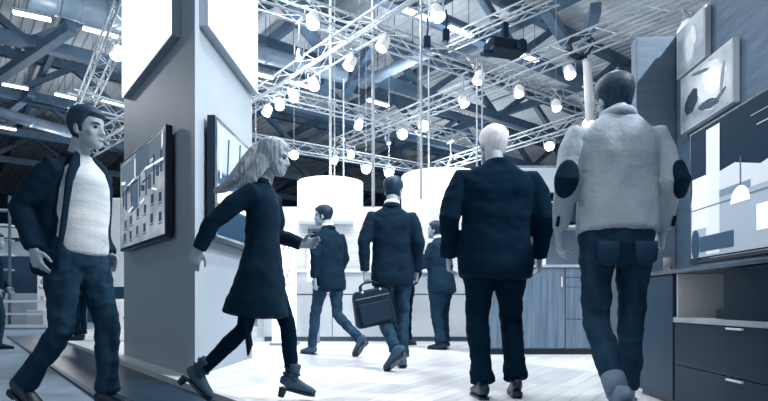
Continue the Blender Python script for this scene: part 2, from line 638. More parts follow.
tv = wroot('television', 'large flat television standing on the dark sideboard', 'television', 0, 0, .80)
s0, s1 = -1.78, -.31
box('stand_foot', M_black, (.11, -1.35, .002), (.36, -.75, .018), tv, .004)
box('stand_neck', M_black, (.22, -1.12, .018), (.27, -.98, .10), tv)
bz = box('bezel', M_black, (.205, s0, .045), (.25, s1, .86), tv, .006)
MB().box((.2, s0 + .25, .07), (.204, s1 - .25, .068)).build('lower_rail', M_chrome, tv)
sp = box('screen_panel', img('room_reflection', .10, .2), (.201, s0 + .02, .075), (.206, s1 - .02, .845), tv)  # glowing panel and shapes paint the hall reflected in the glass


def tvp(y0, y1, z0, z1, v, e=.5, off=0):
    return box('picture_and_reflection', img('room_reflection', v, e), (.2000 - .0006 * off - .0012, y0, z0), (.2008 - .0006 * off, y1, z1), sp)


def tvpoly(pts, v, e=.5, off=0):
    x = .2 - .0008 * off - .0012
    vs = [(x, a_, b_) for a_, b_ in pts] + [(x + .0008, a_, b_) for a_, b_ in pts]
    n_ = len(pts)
    return MB().add(vs, [tuple(range(n_)), tuple(range(2 * n_ - 1, n_ - 1, -1))] + [(i, (i + 1) % n_, n_ + (i + 1) % n_, n_ + i) for i in range(n_)]).build('picture_and_reflection', img('room_reflection', v, e), sp)


tvp(s0 + .02, s1 - .03, .08, .40, .62, .55)                       # pale room mirrored in the glass, painted in
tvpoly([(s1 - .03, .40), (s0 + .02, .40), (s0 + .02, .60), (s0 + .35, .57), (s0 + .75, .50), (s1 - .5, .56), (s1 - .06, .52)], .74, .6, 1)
tvp(-.66, -.52, .09, .82, .78, .6, 2)                             # bright column of the painted reflection
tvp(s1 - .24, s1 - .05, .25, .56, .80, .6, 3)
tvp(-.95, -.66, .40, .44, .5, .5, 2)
tvpoly([(-.86 + .085 * cos(a_), .34 + .085 * sin(a_)) for a_ in [pi * i / 14 for i in range(15)]], 1, 1.1, 4)  # painted reflection of the dome pendant lamp
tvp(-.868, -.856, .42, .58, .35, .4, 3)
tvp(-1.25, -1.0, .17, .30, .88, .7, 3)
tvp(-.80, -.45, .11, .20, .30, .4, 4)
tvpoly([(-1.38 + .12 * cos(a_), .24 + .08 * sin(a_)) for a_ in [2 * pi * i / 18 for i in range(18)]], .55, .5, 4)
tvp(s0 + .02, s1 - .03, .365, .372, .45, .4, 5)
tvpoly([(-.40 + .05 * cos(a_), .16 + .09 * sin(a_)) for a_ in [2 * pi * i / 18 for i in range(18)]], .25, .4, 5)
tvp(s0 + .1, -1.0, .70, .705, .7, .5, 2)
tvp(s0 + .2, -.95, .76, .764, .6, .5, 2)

# pictures on the partition
for (y0, y1, z0, z1, lab, kind) in ((-.42, .23, 1.82, 2.21, 'lower wall picture of a bright shell like blur, just above the right screen', 0),
                                    (-.10, .29, 2.235, 2.58, 'upper small grey wall picture with pale smudge near the partition top', 1)):
    t = wroot('wall_picture', lab, 'picture')
    fr = box('canvas', mat('picture_edge', .74, .6), (.405, y0, z0), (.448, y1, z1), t, .003)
    base = .58 if kind else .66
    box('print', mat('print_%d' % kind, base, .5, .2, var=.13, scale=3.5, stretch=(1, 1, 1.4)), (.4030, y0 + .012, z0 + .012), (.4055, y1 - .012, z1 - .012), t)
    m_ = MB()
    cy, cz = (y0 + y1) / 2, (z0 + z1) / 2

    def blob(yc, zc, ry, rz, rot, v, off):
        pts = []
        for i in range(26):
            a_ = 2 * pi * i / 26
            rr = 1 + .22 * noise.noise(Vector((cos(a_) * 2, sin(a_) * 2, yc * 9 + off)))
            yy, zz = ry * rr * cos(a_), rz * rr * sin(a_)
            pts.append((yc + yy * cos(rot) - zz * sin(rot), zc + yy * sin(rot) + zz * cos(rot)))
        x = .4024 - .0006 * off
        n_ = len(pts)
        vs = [(x, p_, q_) for p_, q_ in pts] + [(x + .0008, p_, q_) for p_, q_ in pts]
        MB().add(vs, [tuple(range(n_)), tuple(range(2 * n_ - 1, n_ - 1, -1))] + [(i, (i + 1) % n_, n_ + (i + 1) % n_, n_ + i) for i in range(n_)]).build('printed_shape', mat('print_tone_%d' % int(v * 100), v, .5, .2, var=.03), t)
    if kind:
        blob(cy, cz - .01, .09, .14, .2, .70, 0)
        blob(cy, cz - .01, .06, .11, .2, .82, 1)
        blob(cy - .05, cz + .05, .03, .07, -.3, .88, 2)
    else:
        blob(cy - .07, cz + .01, .21, .16, .3, .76, 0)
        blob(cy - .08, cz + .02, .17, .12, .2, .85, 1)
        blob(cy - .10, cz + .03, .12, .08, .4, .93, 2)
        blob(cy + .17, cz - .02, .10, .07, -.4, .10, 1)
        blob(cy - .05, cz - .11, .13, .03, .15, .2, 1)
        blob(cy - .14, cz + .05, .05, .035, .3, .98, 3)
        blob(cy - .2, cz - .10, .06, .015, -.4, .3, 2)
        blob(cy + .05, cz + .14, .12, .012, .2, .35, 2)
        blob(cy - .22, cz + .0, .02, .10, .2, .5, 3)

# small glass on the sideboard and a spot knob on the return
t = wroot('drinking_glass', 'small clear drinking glass on far end of the dark sideboard', 'glass', -.16, .14, .8015)
mg = bpy.data.materials.new('clear_glass')
mg.use_nodes = True
mg.node_tree.nodes['Principled BSDF'].inputs['Transmission Weight'].default_value = .85
mg.node_tree.nodes['Principled BSDF'].inputs['Roughness'].default_value = .08
mg.node_tree.nodes['Principled BSDF'].inputs['Base Color'].default_value = duo(.95)
pts = [(.026, 0), (.03, .10), (.027, .10), (.024, .008), (0.001, .008)]
m_ = MB()
vs, fs = [], []
pf = [(.001, 0)] + pts
for r_, z_ in pf:
    for q in range(20):
        vs.append((r_ * cos(2 * pi * q / 20), r_ * sin(2 * pi * q / 20), z_))
for i in range(len(pf) - 1):
    for q in range(20):
        fs.append((i * 20 + q, i * 20 + (q + 1) % 20, (i + 1) * 20 + (q + 1) % 20, (i + 1) * 20 + q))
m_.add(vs, fs).build('tumbler', mg, t, smooth=True)
t = wroot('wall_lamp', 'small round bright lamp on the dark return wall behind the elbow patch', 'lamp', .40, .40, 1.38)
MB().tube([(0, -.002, 0), (0, -.012, 0)], [.03, .03], n=18, rnd=0).build('base_plate', M_chrome, t)
MB().ball((0, -.028, 0), .022).build('lamp_globe', M_can, t, smooth=True)

# ------------------------------------------------------------------ kitchen unit behind the two men on the right
kz = 6.62
for (xa, xb, lab, kind) in ((.85, 1.385, 0, 0), (1.70, 2.16, 0, 0), (2.47, 3.0, 0, 0)):
    pass
def kitchen_unit(x0, x1, label, drawers):
    t = root('base_cabinet', label, 'cabinet', ((x0 + x1) / 2, kz, 0))
    w = (x1 - x0) / 2
    box('plinth', M_black, (-w, .05, 0), (w, .55, .07), t)
    box('body', M_wood, (-w, .022, .07), (w, .58, 1.03), t)
    if drawers:
        zs = (1.03, .915, .80, .42, .075)
        for a_, b_ in zip(zs, zs[1:]):
            q = box('drawer', M_wood, (-w + .004, 0, b_ + .004), (w - .004, .02, a_ - .004), t, .002)
            box('handle', M_chrome, (-.07, -.02, a_ - .052), (.07, 0, a_ - .036), q)
    else:
        q = box('door', M_wood, (-w + .004, 0, .079), (w - .004, .02, 1.026), t, .002)
        box('handle', M_chrome, (w - .05, -.02, .80), (w - .035, 0, .92), q)
kitchen_unit(1.16, 2.14, 'wood grain cabinet with plain door beside the hand of big man in black', False)
kitchen_unit(2.145, 2.70, 'wood grain cabinet with three short handles behind the hand of jacket man', True)
wt = box('worktop', mat('stone_worktop', .62, .3, .4), (1.14, kz - .02, 1.032), (2.72, kz + .6, 1.065))
tag(wt, 'grey worktop across the wood grain cabinets at right rear', 'worktop')
bw = root('wall_back', None, None, (1.83, kz + .66, 0), kind='structure')
box('kitchen_partition', mat('kitchen_panel', .50, .6), (-.62, 0, 0), (1.3, .08, 2.40), bw)
t = root('extractor_hood', 'pale grey kitchen hood panel behind shoulder of big man in black', 'hood', (2.0, kz + .30, 1.98))
box('hood_panel', mat('hood_panel', .70, .5), (-.7, 0, 0), (.9, .34, .30), t, .006)
box('grease_filter', M_dark, (-.65, .03, -.02), (.85, .33, 0), t)
t = root('wall_oven', 'dark built in oven under the pale kitchen hood', 'oven', (2.05, kz + .34, 1.62))
box('oven_body', M_dark, (-.3, 0, 0), (.4, .31, .28), t, .004)
box('oven_window', M_black, (-.24, -.006, .04), (.24, 0, .22), t)
box('handle', M_chrome, (-.26, -.03, .235), (.26, -.006, .25), t)
sh = box('wall_shelf', M_light, (1.35, kz + .36, 1.555), (2.7, kz + .655, 1.585))
tag(sh, 'white shelf carrying the dark oven at right rear', 'shelf')
for i, (x, c, lab) in enumerate(((1.42, .95, 'tall white bottle on the worktop left of the hand of big man'), (1.92, .9, 'white canister on the worktop beside the sleeve of jacket man'))):
    t = root('canister', lab, 'container', (x, kz + .18, 1.067))
    MB().tube([(0, 0, 0), (0, 0, .16), (0, 0, .2)], [.045, .045, .03], n=18, rnd=0).build('jar', mat('ceramic', .92, .3), t, smooth=False)
    MB().tube([(0, 0, .201), (0, 0, .225)], [.026, .024], n=18, rnd=0).build('lid', M_grey, t)

# ------------------------------------------------------------------ reception counter and plank partition at the back
CY = 9.0
t = root('reception_counter', 'long white reception counter behind the walking suits', 'counter', (-.6, CY, 0))
x0, x1 = -1.35, 2.0
box('plinth', mat('plinth_grey', .35, .5), (x0 + .02, .03, 0), (x1 - .02, .6, .07), t)
M_ctr = mat('counter_white', .77, .35, .35, var=.05, scale=1.2)
w = (x1 - x0) / 3
for i in range(3):
    box('front_panel', M_ctr, (x0 + i * w + .006, 0, .075), (x0 + (i + 1) * w - .006, .03, .745), t, .002)
    box('front_panel', M_ctr, (x0 + i * w + .006, 0, .765), (x0 + (i + 1) * w - .006, .03, 1.10), t, .002)
box('body', mat('counter_joint', .45, .6), (x0, .03, .07), (x1, .6, 1.10), t)
box('countertop', M_white, (x0 - .04, -.05, 1.105), (x1 + .04, .64, 1.15), t, .005)

M_plankw = plank_mat('pale_plank_wall', .92, .035, .6, 1.4, .055, (R(90), 0, 0), .004)
struct(MB().prism([(-2.25, 9.95), (1.6, 9.95), (1.6, 10.05), (-2.25, 10.05)], 0, 2.33).build('wall_back', M_plankw))
t = root('wall_niche', 'dark grey framed niche panel beside head of far walker', 'panel', (-1.18, 9.90, 1.38))
box('panel', mat('niche_grey', .42, .6), (-.17, 0, 0), (.17, .045, .55), t)
tr = box('niche_shelf', M_light, (-1.5, 9.75, 2.0), (-.55, 9.945, 2.05))
tag(tr, 'thin pale shelf on plank wall above the far walker', 'shelf')

# bright sign panel with script lettering
def text(name, body, size, m, parent, loc, rot=(R(90), 0, 0), ext=.004):
    c = bpy.data.curves.new(name, 'FONT')
    c.body = body
    c.size = size
    c.extrude = ext
    c.align_x = 'CENTER'
    c.shear = .25
    tmp = bpy.data.objects.new(name, c)
    COL.objects.link(tmp)
    bpy.context.view_layer.update()
    me = bpy.data.meshes.new_from_object(tmp.evaluated_get(bpy.context.evaluated_depsgraph_get()))
    bpy.data.objects.remove(tmp)
    o = bpy.data.objects.new(name, me)
    COL.objects.link(o)
    me.materials.clear()
    me.materials.append(m)
    o.parent = parent
    o.location = loc
    o.rotation_euler = rot
    return o
t = root('banner_stand', 'bright white lettered banner stand between the woman and the far walker', 'sign', (-1.42, 8.2, 0))
box('foot', M_grey, (-.24, -.1, 0), (.16, .2, .03), t)
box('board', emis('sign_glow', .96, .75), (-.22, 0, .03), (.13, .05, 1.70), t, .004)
ml = mat('sign_letter', .68, .5)
text('lettering', 'ff', .26, ml, t, (-.02, -.004, 1.38))
text('lettering', 'u', .26, ml, t, (-.04, -.004, .98))
text('lettering', 'com', .13, ml, t, (-.05, -.004, .86))
t = root('pole_sign', 'small white sign with a round letter by the elbow of far walker', 'sign', (-1.02, 8.6, 0))
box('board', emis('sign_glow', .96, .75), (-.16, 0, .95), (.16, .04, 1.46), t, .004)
box('post', M_grey, (-.03, .01, 0), (.03, .035, .95), t)
text('lettering', 'C', .38, ml, t, (0, -.004, 1.08))

# glowing drum canopies
def rodz(name, x, y, z0, z1, lab, r=.018, group=None):
    o = MB().tube([(x, y, z0), (x, y, z1)], [r, r], n=8, rnd=0).build(name, M_truss, smooth=True)
    return tag(o, lab, 'rod', group)
def drum(cx, cy, r, z0, z1, lab):
    t = root('drum_canopy', lab, 'canopy', (cx, cy, z0))
    vs, fs = [], []
    n_ = 48
    for rr, zz in ((r, 0), (r, z1 - z0), (r - .02, z1 - z0), (r - .02, 0)):
        for i in range(n_):
            vs.append((rr * cos(2 * pi * i / n_), rr * sin(2 * pi * i / n_), zz))
    for j in range(4):
        for i in range(n_):
            fs.append((j * n_ + i, j * n_ + (i + 1) % n_, ((j + 1) % 4) * n_ + (i + 1) % n_, ((j + 1) % 4) * n_ + i))
    MB().add(vs, fs).build('shade', M_drum, t, smooth=False)
    MB().tube([(0, 0, .01), (0, 0, .02)], [r - .02, r - .02], n=48, rnd=0).build('diffuser', M_drum, t)
    for a_ in (0, 2 * pi / 3, 4 * pi / 3):
        bar(MB(), (0, 0, z1 - z0 - .06), ((r - .02) * cos(a_), (r - .02) * sin(a_), z1 - z0 - .06), .02).build('spoke', M_truss, t)
    MB().tube([(0, 0, z1 - z0 - .10), (0, 0, z1 - z0 - .02)], [.05, .05], n=16, rnd=0).build('hub', M_truss, t)
    return t
drum(-1.02, 10.3 + .35, .62, 2.2, 2.90, 'left glowing white drum canopy above the plank wall')
drum(1.12, 10.3 + .45, .78, 2.2, 3.04, 'right glowing white drum canopy beside big man in black')
rodz('hanging_rod', -1.02, 10.65, 2.85, 10.06, 'thick white rod holding the left drum canopy', .026)
rodz('hanging_rod', -.76, 10.55, 2.80, 4.85, 'thin white rod at the right side of left drum canopy', .014)
rodz('hanging_rod', -.95, 10.75, 2.80, 10.06, 'thin white rod close beside the thick rod of left drum canopy', .012)
rodz('hanging_rod', -.18, 9.3, 2.2, 10.06, 'long white rod rising behind the man with the briefcase', .027)
rodz('hanging_rod', .66, 10.0, 2.2, 10.06, 'long white rod rising at left edge of the right drum canopy', .025)
rodz('hanging_rod', .86, 10.75, 2.95, 10.06, 'white rod just right of the long rod over right drum canopy', .018)
rodz('hanging_rod', 1.66, 10.0, 2.2, 5.0, 'white rod beside the head of big man in black, left one', .016)
rodz('hanging_rod', 1.77, 10.1, 2.2, 5.0, 'white rod beside the head of big man in black, right one', .016)
rodz('hanging_rod', -2.2, 9.6, 1.9, 10.05, 'thin white rod near the right edge of the wedge pillar', .012)
for (px, py, d) in ((418, 206, 9.3),):
    p = X3(px, py, d)
    t = root('pendant_lamp', 'white dome pendant lamp in front of plank wall', 'lamp', tuple(p))
    vs, fs = [], []
    prof = [(.01, .12), (.05, .11), (.09, .07), (.105, 0), (.10, -.09), (.095, -.09), (.098, 0), (.085, .06), (.045, .1), (.01, .105)]
    for r_, z_ in prof:
        for q in range(24):
            vs.append((r_ * cos(2 * pi * q / 24), r_ * sin(2 * pi * q / 24), z_))
    for i in range(len(prof) - 1):
        for q in range(24):
            fs.append((i * 24 + q, i * 24 + (q + 1) % 24, (i + 1) * 24 + (q + 1) % 24, (i + 1) * 24 + q))
    MB().add(vs, fs).build('shade', emis('pendant_glow', 1, .9), t, smooth=True)
    MB().ball((0, 0, 0), .04).build('bulb', M_lens, t, smooth=True)
    MB().tube([(0, 0, .12), (0, 0, 10.04 - p.z)], [.004, .004], n=6, rnd=0).build('cord', M_truss, t)

# ------------------------------------------------------------------ trusses
TRUSSES = []


def truss(p, q, lab, size=.275, rc=.021, rl=.0085, bay=.42):
    p, q = Vector(p), Vector(q)
    TRUSSES.append((p, q, size))
    t = root('truss', lab, 'truss', tuple(p))
    dv = q - p
    L = dv.length
    T = dv.normalized()
    up = Vector((0, 0, 1))
    a_ = T.cross(up).normalized()
    b_ = a_.cross(T).normalized()
    cs = [a_ * (sx * size / 2) + b_ * (sz * size / 2) for sx, sz in ((-1, -1), (1, -1), (1, 1), (-1, 1))]
    for c_ in cs:
        MB().tube([c_, c_ + dv], [rc, rc], n=8, rnd=0).build('chord', M_truss, t, smooth=True)
    nb = max(2, int(L / bay))
    for i in range(4):
        c0, c1 = cs[i], cs[(i + 1) % 4]
        pts = [(c0 if j % 2 == 0 else c1) + T * (L * j / nb) for j in range(nb + 1)]
        MB().tube(pts, [rl] * len(pts), n=6, rnd=0).build('lacing', M_truss, t)
    return t


Z = 5.0
def seg(p, q, z, e0_=0, e1_=0):
    P_, Q_ = AtZ(*p, z), AtZ(*q, z)
    d_ = (Q_ - P_).normalized()
    return P_ - d_ * e0_, Q_ + d_ * e1_
truss(*seg((244, 107), (413, 0), Z, 0.2, 2.5), 'nearest long truss slanting up right just beside the wedge pillar')
truss(*seg((335, 146), (690, 0), Z, 0, 1.5), 'long truss slanting up right over the heads to the right partition')
truss(*seg((270, 0), (590, 108), Z + .33, 2.5, .5), 'long truss crossing the frame top descending right over the man in light jacket')
truss(*seg((250, 87.5), (472, 141), Z + .33, .3, .3), 'middle truss descending right behind the wedge pillar')
truss(*seg((248, 139), (418, 168), Z + .33, .3, 1.2), 'far low truss over the left drum canopy')
truss(*seg((445, 45), (556, -4), 6.4), 'thin high truss near the roof at upper middle', .24, .02)
truss(*seg((440, 166), (600, 115), Z, .3, 2), 'truss behind the head of big man slanting up right')
truss(*seg((87, 100), (130, -2), Z, .2, 1), 'steep near truss left of the wedge pillar')
truss(*seg((80, 101), (140, 117), Z + .36, .2, 1), 'short far truss just left of the pillar below the light box', .35)
tq = truss(*seg((86, 150), (122, 128), Z, .2, 1), 'small far truss behind the man in open jacket', .35)
for f in (.2, .8):
    c_ = (TRUSSES[-1][1] - TRUSSES[-1][0]) * f
    bar(MB(), c_ - Vector((B.x, B.y, 0)) * .17 + Vector((0, 0, .175)), c_ + Vector((B.x, B.y, 0)) * .17 + Vector((0, 0, .175)), .03).build('hanger_bar', M_truss, tq)
    MB().tube([c_ + Vector((0, 0, .17)), c_ + Vector((0, 0, 5.06))], [.008, .008], n=6, rnd=0).build('hanger_cable', M_steel, tq)
truss(*seg((600, 96), (650, 118), Z + .36, .5, 2), 'far truss piece between head and return wall')

# spotlights hanging under the trusses
SPOTS = [
    (313, 20, 0, 'white can spotlight at top just right of the pillar light box'),
    (340, 59, 0, 'white can spotlight under the middle of nearest long truss'),
    (316, 41, 2, 'small grey spotlight above the nearest long truss'),
    (305, 81, 0, 'white can spotlight low under nearest long truss'),
    (285, 93, 0, 'small spotlight where nearest long truss nears middle truss'),
    (258, 108, 0, 'white can spotlight at lower end of nearest long truss by the pillar'),
    (301, 109, 0, 'white can spotlight under left part of middle truss'),
    (359, 124, 0, 'white can spotlight under centre of middle truss'),
    (374, 137, 2, 'small spotlight on the rod above head of briefcase man'),
    (408, 122, 1, 'bright glaring spotlight at the truss corner, upper of the close pair'),
    (418, 138, 1, 'bright glaring spotlight at the truss corner, lower of the close pair'),
    (294, 155, 1, 'bright glaring spotlight above the woman under far low truss'),
    (337, 151, 0, 'small spotlight under far low truss above left drum canopy'),
    (344, 164, 0, 'small spotlight hanging just above right edge of left drum canopy'),
    (366, 169, 1, 'bright spotlight left of the head of briefcase man'),
    (389, 173, 1, 'bright spotlight just above the head of briefcase man'),
    (404, 51, 0, 'white can spotlight under the top crossing truss near upper centre'),
    (423, 6, 0, 'white can spotlight at the frame top beside the strip light'),
    (479, 77, 0, 'white spotlight at the big truss crossing'),
    (468, 99, 0, 'white spotlight just below left of the big truss crossing'),
    (531, 95, 0, 'white can spotlight below right of the big truss crossing'),
    (556, 105, 0, 'white spotlight left of the white hanging tube'),
    (554, 65, 0, 'white can spotlight under long truss right of the dark projector'),
    (672, 18, 0, 'white can spotlight beside the top of right partition'),
    (583, 117, 1, 'bright glaring spotlight behind shoulder of man in light jacket'),
    (545, 145, 1, 'bright glaring spotlight right of shoulder of big man in black'),
    (444, 170, 1, 'bright glaring spotlight over left shoulder of big man in black'),
    (468, 156, 2, 'small dim spotlight beside cheek of big man in black'),
    (116, 52, 0, 'white spotlight left of the pillar light box'),
    (110, 124, 2, 'small hanging lamp below the steep truss left of the pillar'),
]
def spotlight(px, py, kind, lab):
    z = 4.62
    p = AtZ(px, py, z)
    best = None
    for (a_, b_, sz_) in TRUSSES:
        ab = (b_ - a_)
        u_ = max(0, min(1, (Vector((p.x, p.y, 0)) - Vector((a_.x, a_.y, 0))).dot(Vector((ab.x, ab.y, 0))) / Vector((ab.x, ab.y, 0)).length_squared))
        c_ = a_ + ab * u_
        dd = (Vector((c_.x, c_.y, 0)) - Vector((p.x, p.y, 0))).length
        if c_.z < 5.6 and (best is None or dd < best[0]):
            best = (dd, c_, sz_, ab.normalized())
    if best[0] < .75:
        p = Vector((best[1].x, best[1].y, z))
        ztop = best[1].z - best[2] / 2
    else:
        ztop = 10.06
        best = None
    sc_ = 1.0 if p.y < 16 else 1.15
    t = root('spotlight', lab, 'spotlight', tuple(p))
    tocam = Vector((-p.x, -p.y, 0)).normalized()
    rr = random.Random(int(px * 7 + py))
    if kind == 1:
        d_ = (tocam * 1.0 + Vector((0, 0, -.30))).normalized()
    else:
        an = rr.uniform(-1.2, 1.2)
        tv_ = Matrix.Rotation(an, 3, 'Z') @ tocam
        d_ = (tv_ * .5 + Vector((0, 0, -1))).normalized()
    h = .10 * sc_
    r_ = (.098 if kind == 0 else .125) * sc_ if kind != 2 else .06
    MB().tube([-d_ * h, -d_ * h * .5, d_ * h], [r_ * .7, r_ * .92, r_], n=18, rnd=0).build('housing', M_can if kind != 2 else M_duct, t, smooth=False)
    MB().tube([d_ * (h + .001), d_ * (h + .012)], [r_ * .9, r_ * .85], n=18, rnd=0).build('lens', M_lensB if kind == 1 else M_lens, t)
    sd = d_.cross(Vector((0, 0, 1))).normalized()
    top = Vector((0, 0, .23))
    MB().tube([sd * (r_ + .012), sd * (r_ + .012) + Vector((0, 0, .15)), top, -sd * (r_ + .012) + Vector((0, 0, .15)), -sd * (r_ + .012)], [.011] * 5, n=6, rnd=0).build('yoke', M_truss, t)
    MB().tube([(0, 0, .22), (0, 0, ztop - z - (.03 if best else 0))], [.014 if ztop < 6 else .005] * 2, n=6, rnd=0).build('stem', M_truss, t)
    if best:
        cr = Vector((-best[3].y, best[3].x, 0)).normalized() * (best[2] / 2)
        up_ = Vector((0, 0, ztop - z - .037))
        bar(MB(), up_ - cr, up_ + cr, .03, .03).build('clamp', M_truss, t)
    return t
for s_ in SPOTS:
    spotlight(*s_)

# strip lights under the roof
STR = [((13, 12), (51, 20), 'left strip light near the top left corner of roof'),
       ((83, 28), (118, 37), 'strip light left of the pillar light box'),
       ((2, 84), (28, 89), 'strip light at left frame edge, level with the light box bottom'),
       ((55, 94), (76, 99), 'short strip light below the steep near truss'),
       ((102, 101), (126, 107), 'strip light just under left edge of light box'),
       ((0, 127), (16, 130), 'faint strip light low at left frame edge'),
       ((68, -2), (116, 10), 'strip light at the frame top left of pillar'),
       ((404, 9), (431, 20), 'bright strip light at top centre, first of the row'),
       ((449, 27), (472, 36), 'bright strip light above thin high truss, second of the row'),
       ((488, 42), (502, 47), 'short strip light above dark projector, third of the row'),
       ((521, 55), (537, 61), 'strip light right of dark projector, last of the row'),
       ((252, 73), (273, 78), 'strip light right of the pillar behind nearest long truss'),
       ((290, 82), (312, 88), 'short strip light behind lower part of nearest long truss'),
       ((368, 100), (388, 106), 'far strip light behind the central rod')]
for (p, q, lab) in STR:
    P_, Q_ = AtZ(*p, 8.0), AtZ(*q, 8.0)
    t = root('strip_light', lab, 'strip light', tuple(P_))
    d_ = Q_ - P_
    bar(MB(), (0, 0, .06), tuple(d_ + Vector((0, 0, .06))), .16, .07).build('casing', M_frame, t)
    bar(MB(), (0, 0, 0), tuple(d_), .15, .06).build('tube', M_tube, t)
    for f in (.15, .85):
        c_ = d_ * f
        MB().tube([c_ + Vector((0, 0, .09)), c_ + Vector((0, 0, 2.03))], [.01, .01], n=6, rnd=0).build('hanger', M_steel, t)

# projector and its bracket, small gear clamps, white hanging tube with strap
p = AtZ(505, 49, 5.5)
t = root('projector', 'dark projector hanging above the big truss crossing', 'projector', tuple(p), .3)
box('body', M_black, (-.36, -.22, -.10), (.36, .22, .12), t, .03)
MB().tube([(.2, -.22, 0), (.2, -.32, 0)], [.08, .09], n=16, rnd=0).build('lens', M_dark, t)
box('bracket', M_dark, (-.05, -.05, .12), (.05, .05, .5), t)
box('foot_plate', M_dark, (-.48, -.08, -.16), (-.3, .1, -.1), t, .01)
p = X3(590, 85, 9.45)
x, y = p.x, p.y
t = root('hanging_tube', 'white upright tube hung by a black strap from long truss', 'tube', (x, y, 0))
zt = X3(586, 62, y).z
zb = X3(590, 120, y).z
MB().tube([(0, 0, zb), (-.05, 0, zt)], [.075, .07], n=16, rnd=0).build('tube', M_white, t, smooth=True)
MB().tube([(-.05, 0, zt + .005), (-.05, 0, zt + .03)], [.08, .08], n=16, rnd=0).build('end_cap', M_truss, t)
MB().tube([(-.05, 0, zt + .03), (-.09, 0, zt + .12), (-.12, .05, 4.86)], [.02, .018, .018], n=8).build('strap', M_black, t)
for i in range(3):
    MB().tube([(-.12 + .19 * cos(a_), .05 + .02 * i + .05 * i, 5.02 + .21 * sin(a_)) for a_ in [2 * pi * j / 14 for j in range(15)]], [.018] * 15, n=6, rnd=0).build('strap', M_black, t)
for (px, py, lab) in ((446, 33, 'dark clamp hook on top crossing truss left of thin high truss'), (427, 40, 'dark cable box on top crossing truss')):
    p = AtZ(px, py, 5.3)
    t = root('rigging_hoist', lab, 'hoist', tuple(p))
    box('hoist_body', M_dark, (-.06, -.06, -.14), (.06, .06, .06), t, .015)
    MB().tube([(0, 0, .06), (.02, 0, .25), (0, 0, .4)], [.02, .015, .015], n=8).build('hook', M_dark, t)
    MB().tube([(0, 0, -.14), (0, 0, -.2)], [.03, .05], n=10, rnd=0).build('cup', M_duct, t)

# ------------------------------------------------------------------ stand furniture and booths on the left
t = root('display_cabinet', 'white display cabinet with dark handle left of the wedge pillar', 'cabinet', (-4.25, 9.0, 0), .0)
box('body', M_white, (-.32, 0, 0), (.45, .5, .68), t, .004)
box('door', M_white, (-.315, -.02, .02), (.0, -.002, .66), t, .003)
box('door', M_white, (.005, -.02, .02), (.44, -.002, .66), t, .003)
box('handle', M_black, (.08, -.05, .36), (.32, -.02, .385), t)
t = root('room_divider', 'tall pale room divider standing behind the white cabinet by pillar', 'divider', (-4.45, 9.75, 0), .15)
box('board', M_light, (-.3, 0, .9), (.6, .06, 2.4), t)
box('dark_band', M_dark, (-.3, .005, .70), (.6, .055, .9), t)
box('post', M_grey, (-.3, .0, 0), (-.24, .06, .70), t)
box('post', M_grey, (.54, .0, 0), (.6, .06, .70), t)

def booth(x, y, w, dpt, h, lab, rz, va, vb):
    t = root('exhibition_booth', lab, 'booth', (x, y, -.06), rz)
    box('back_wall', mat('booth_back_%d' % int(va * 100), va, .7), (-w / 2, dpt - .1, 0), (w / 2, dpt, h), t)
    box('fascia', mat('booth_fascia_%d' % int(vb * 100), vb, .5), (-w / 2, 0, h - .45), (w / 2, .08, h), t)
    for sx in (-1, 1):
        box('post', M_light, (sx * (w / 2 - .05) - .05, 0, 0), (sx * (w / 2 - .05) + .05, .08, h - .45), t)
    box('counter', mat('booth_counter', .62, .5), (-w * .35, .3, 0), (w * .2, .8, 1.0), t)
    return t
booth(-11.2, 17.5, 5.0, 3, 2.6, 'booth with pale fascia behind the man in open jacket at left', .25, .22, .62)
booth(-9.5, 24, 6.0, 3, 3.6, 'taller dark booth with grey fascia deep in the left hall', .2, .18, .50)
booth(-17.5, 26, 6.0, 3, 4.2, 'far left booth with pale high fascia', .3, .24, .75)
booth(-14.5, 34, 9.0, 3, 5.6, 'farthest booth wide with bright fascia under the left roof', .1, .24, .7)
booth(-3.5, 28, 7.0, 3, 3.9, 'dark booth deep in the hall right of the pillar', 0, .2, .35)
booth(6.5, 27, 9.0, 3, 4.2, 'dark booth deep in hall behind the big man in black', 0, .2, .35)
# shelving racks of horizontal boards, blurred strips in the photo
for (x, y, w, z0, nn, lab) in ((-11.6, 15.5, 2.2, 1.6, 5, 'open rack of pale boards at left edge behind the open jacket man'),
                               (-6.6, 14.0, 1.6, 2.0, 4, 'hanging rack of pale boards just left of the pillar screen')):
    t = root('display_rack', lab, 'rack', (x, y, -.06), .2)
    for i in range(nn):
        box('shelf', M_light if i % 2 else M_grey, (-w / 2, 0, z0 + .42 * i), (w / 2, .35, z0 + .42 * i + .05), t)
    for sx in (-1, 1):
        box('upright', M_steel, (sx * w / 2 - .03, 0, 0), (sx * w / 2 + .03, .06, z0 + .42 * nn), t)

# left aisle things: table frame, box pedestal with sign, counter
t = root('side_table', 'pale low table frame far left behind the sign pedestal', 'table', (-9.8, 15.0, -.06), .1)
box('tabletop', M_light, (-.8, -.3, .70), (1.2, .4, .76), t)
box('shelf', M_light, (-.8, -.3, .38), (1.2, .4, .42), t)
for sx in (-.75, 1.15):
    for sy in (-.26, .36):
        box('leg', M_light, (sx - .03, sy - .03, 0), (sx + .03, sy + .03, .70), t)
box('foot_rail', M_light, (-.8, -.32, .04), (1.2, -.26, .12), t)
p = X3(35, 324, 16.0)
t = root('sign_pedestal', 'box pedestal carrying an upright white sign at left aisle', 'sign', (p.x, 16.0, -.06))
box('pedestal_box', M_light, (-.24, 0, 0), (.24, .45, .48), t, .01)
sg = box('sign_board', M_white, (.0, .1, .48), (.25, .22, 1.62), t, .01)
text('lettering', 'S', .42, M_grey, sg, (.12, .096, 1.1))
text('lettering', 's', .3, M_grey, sg, (.12, .096, .75))


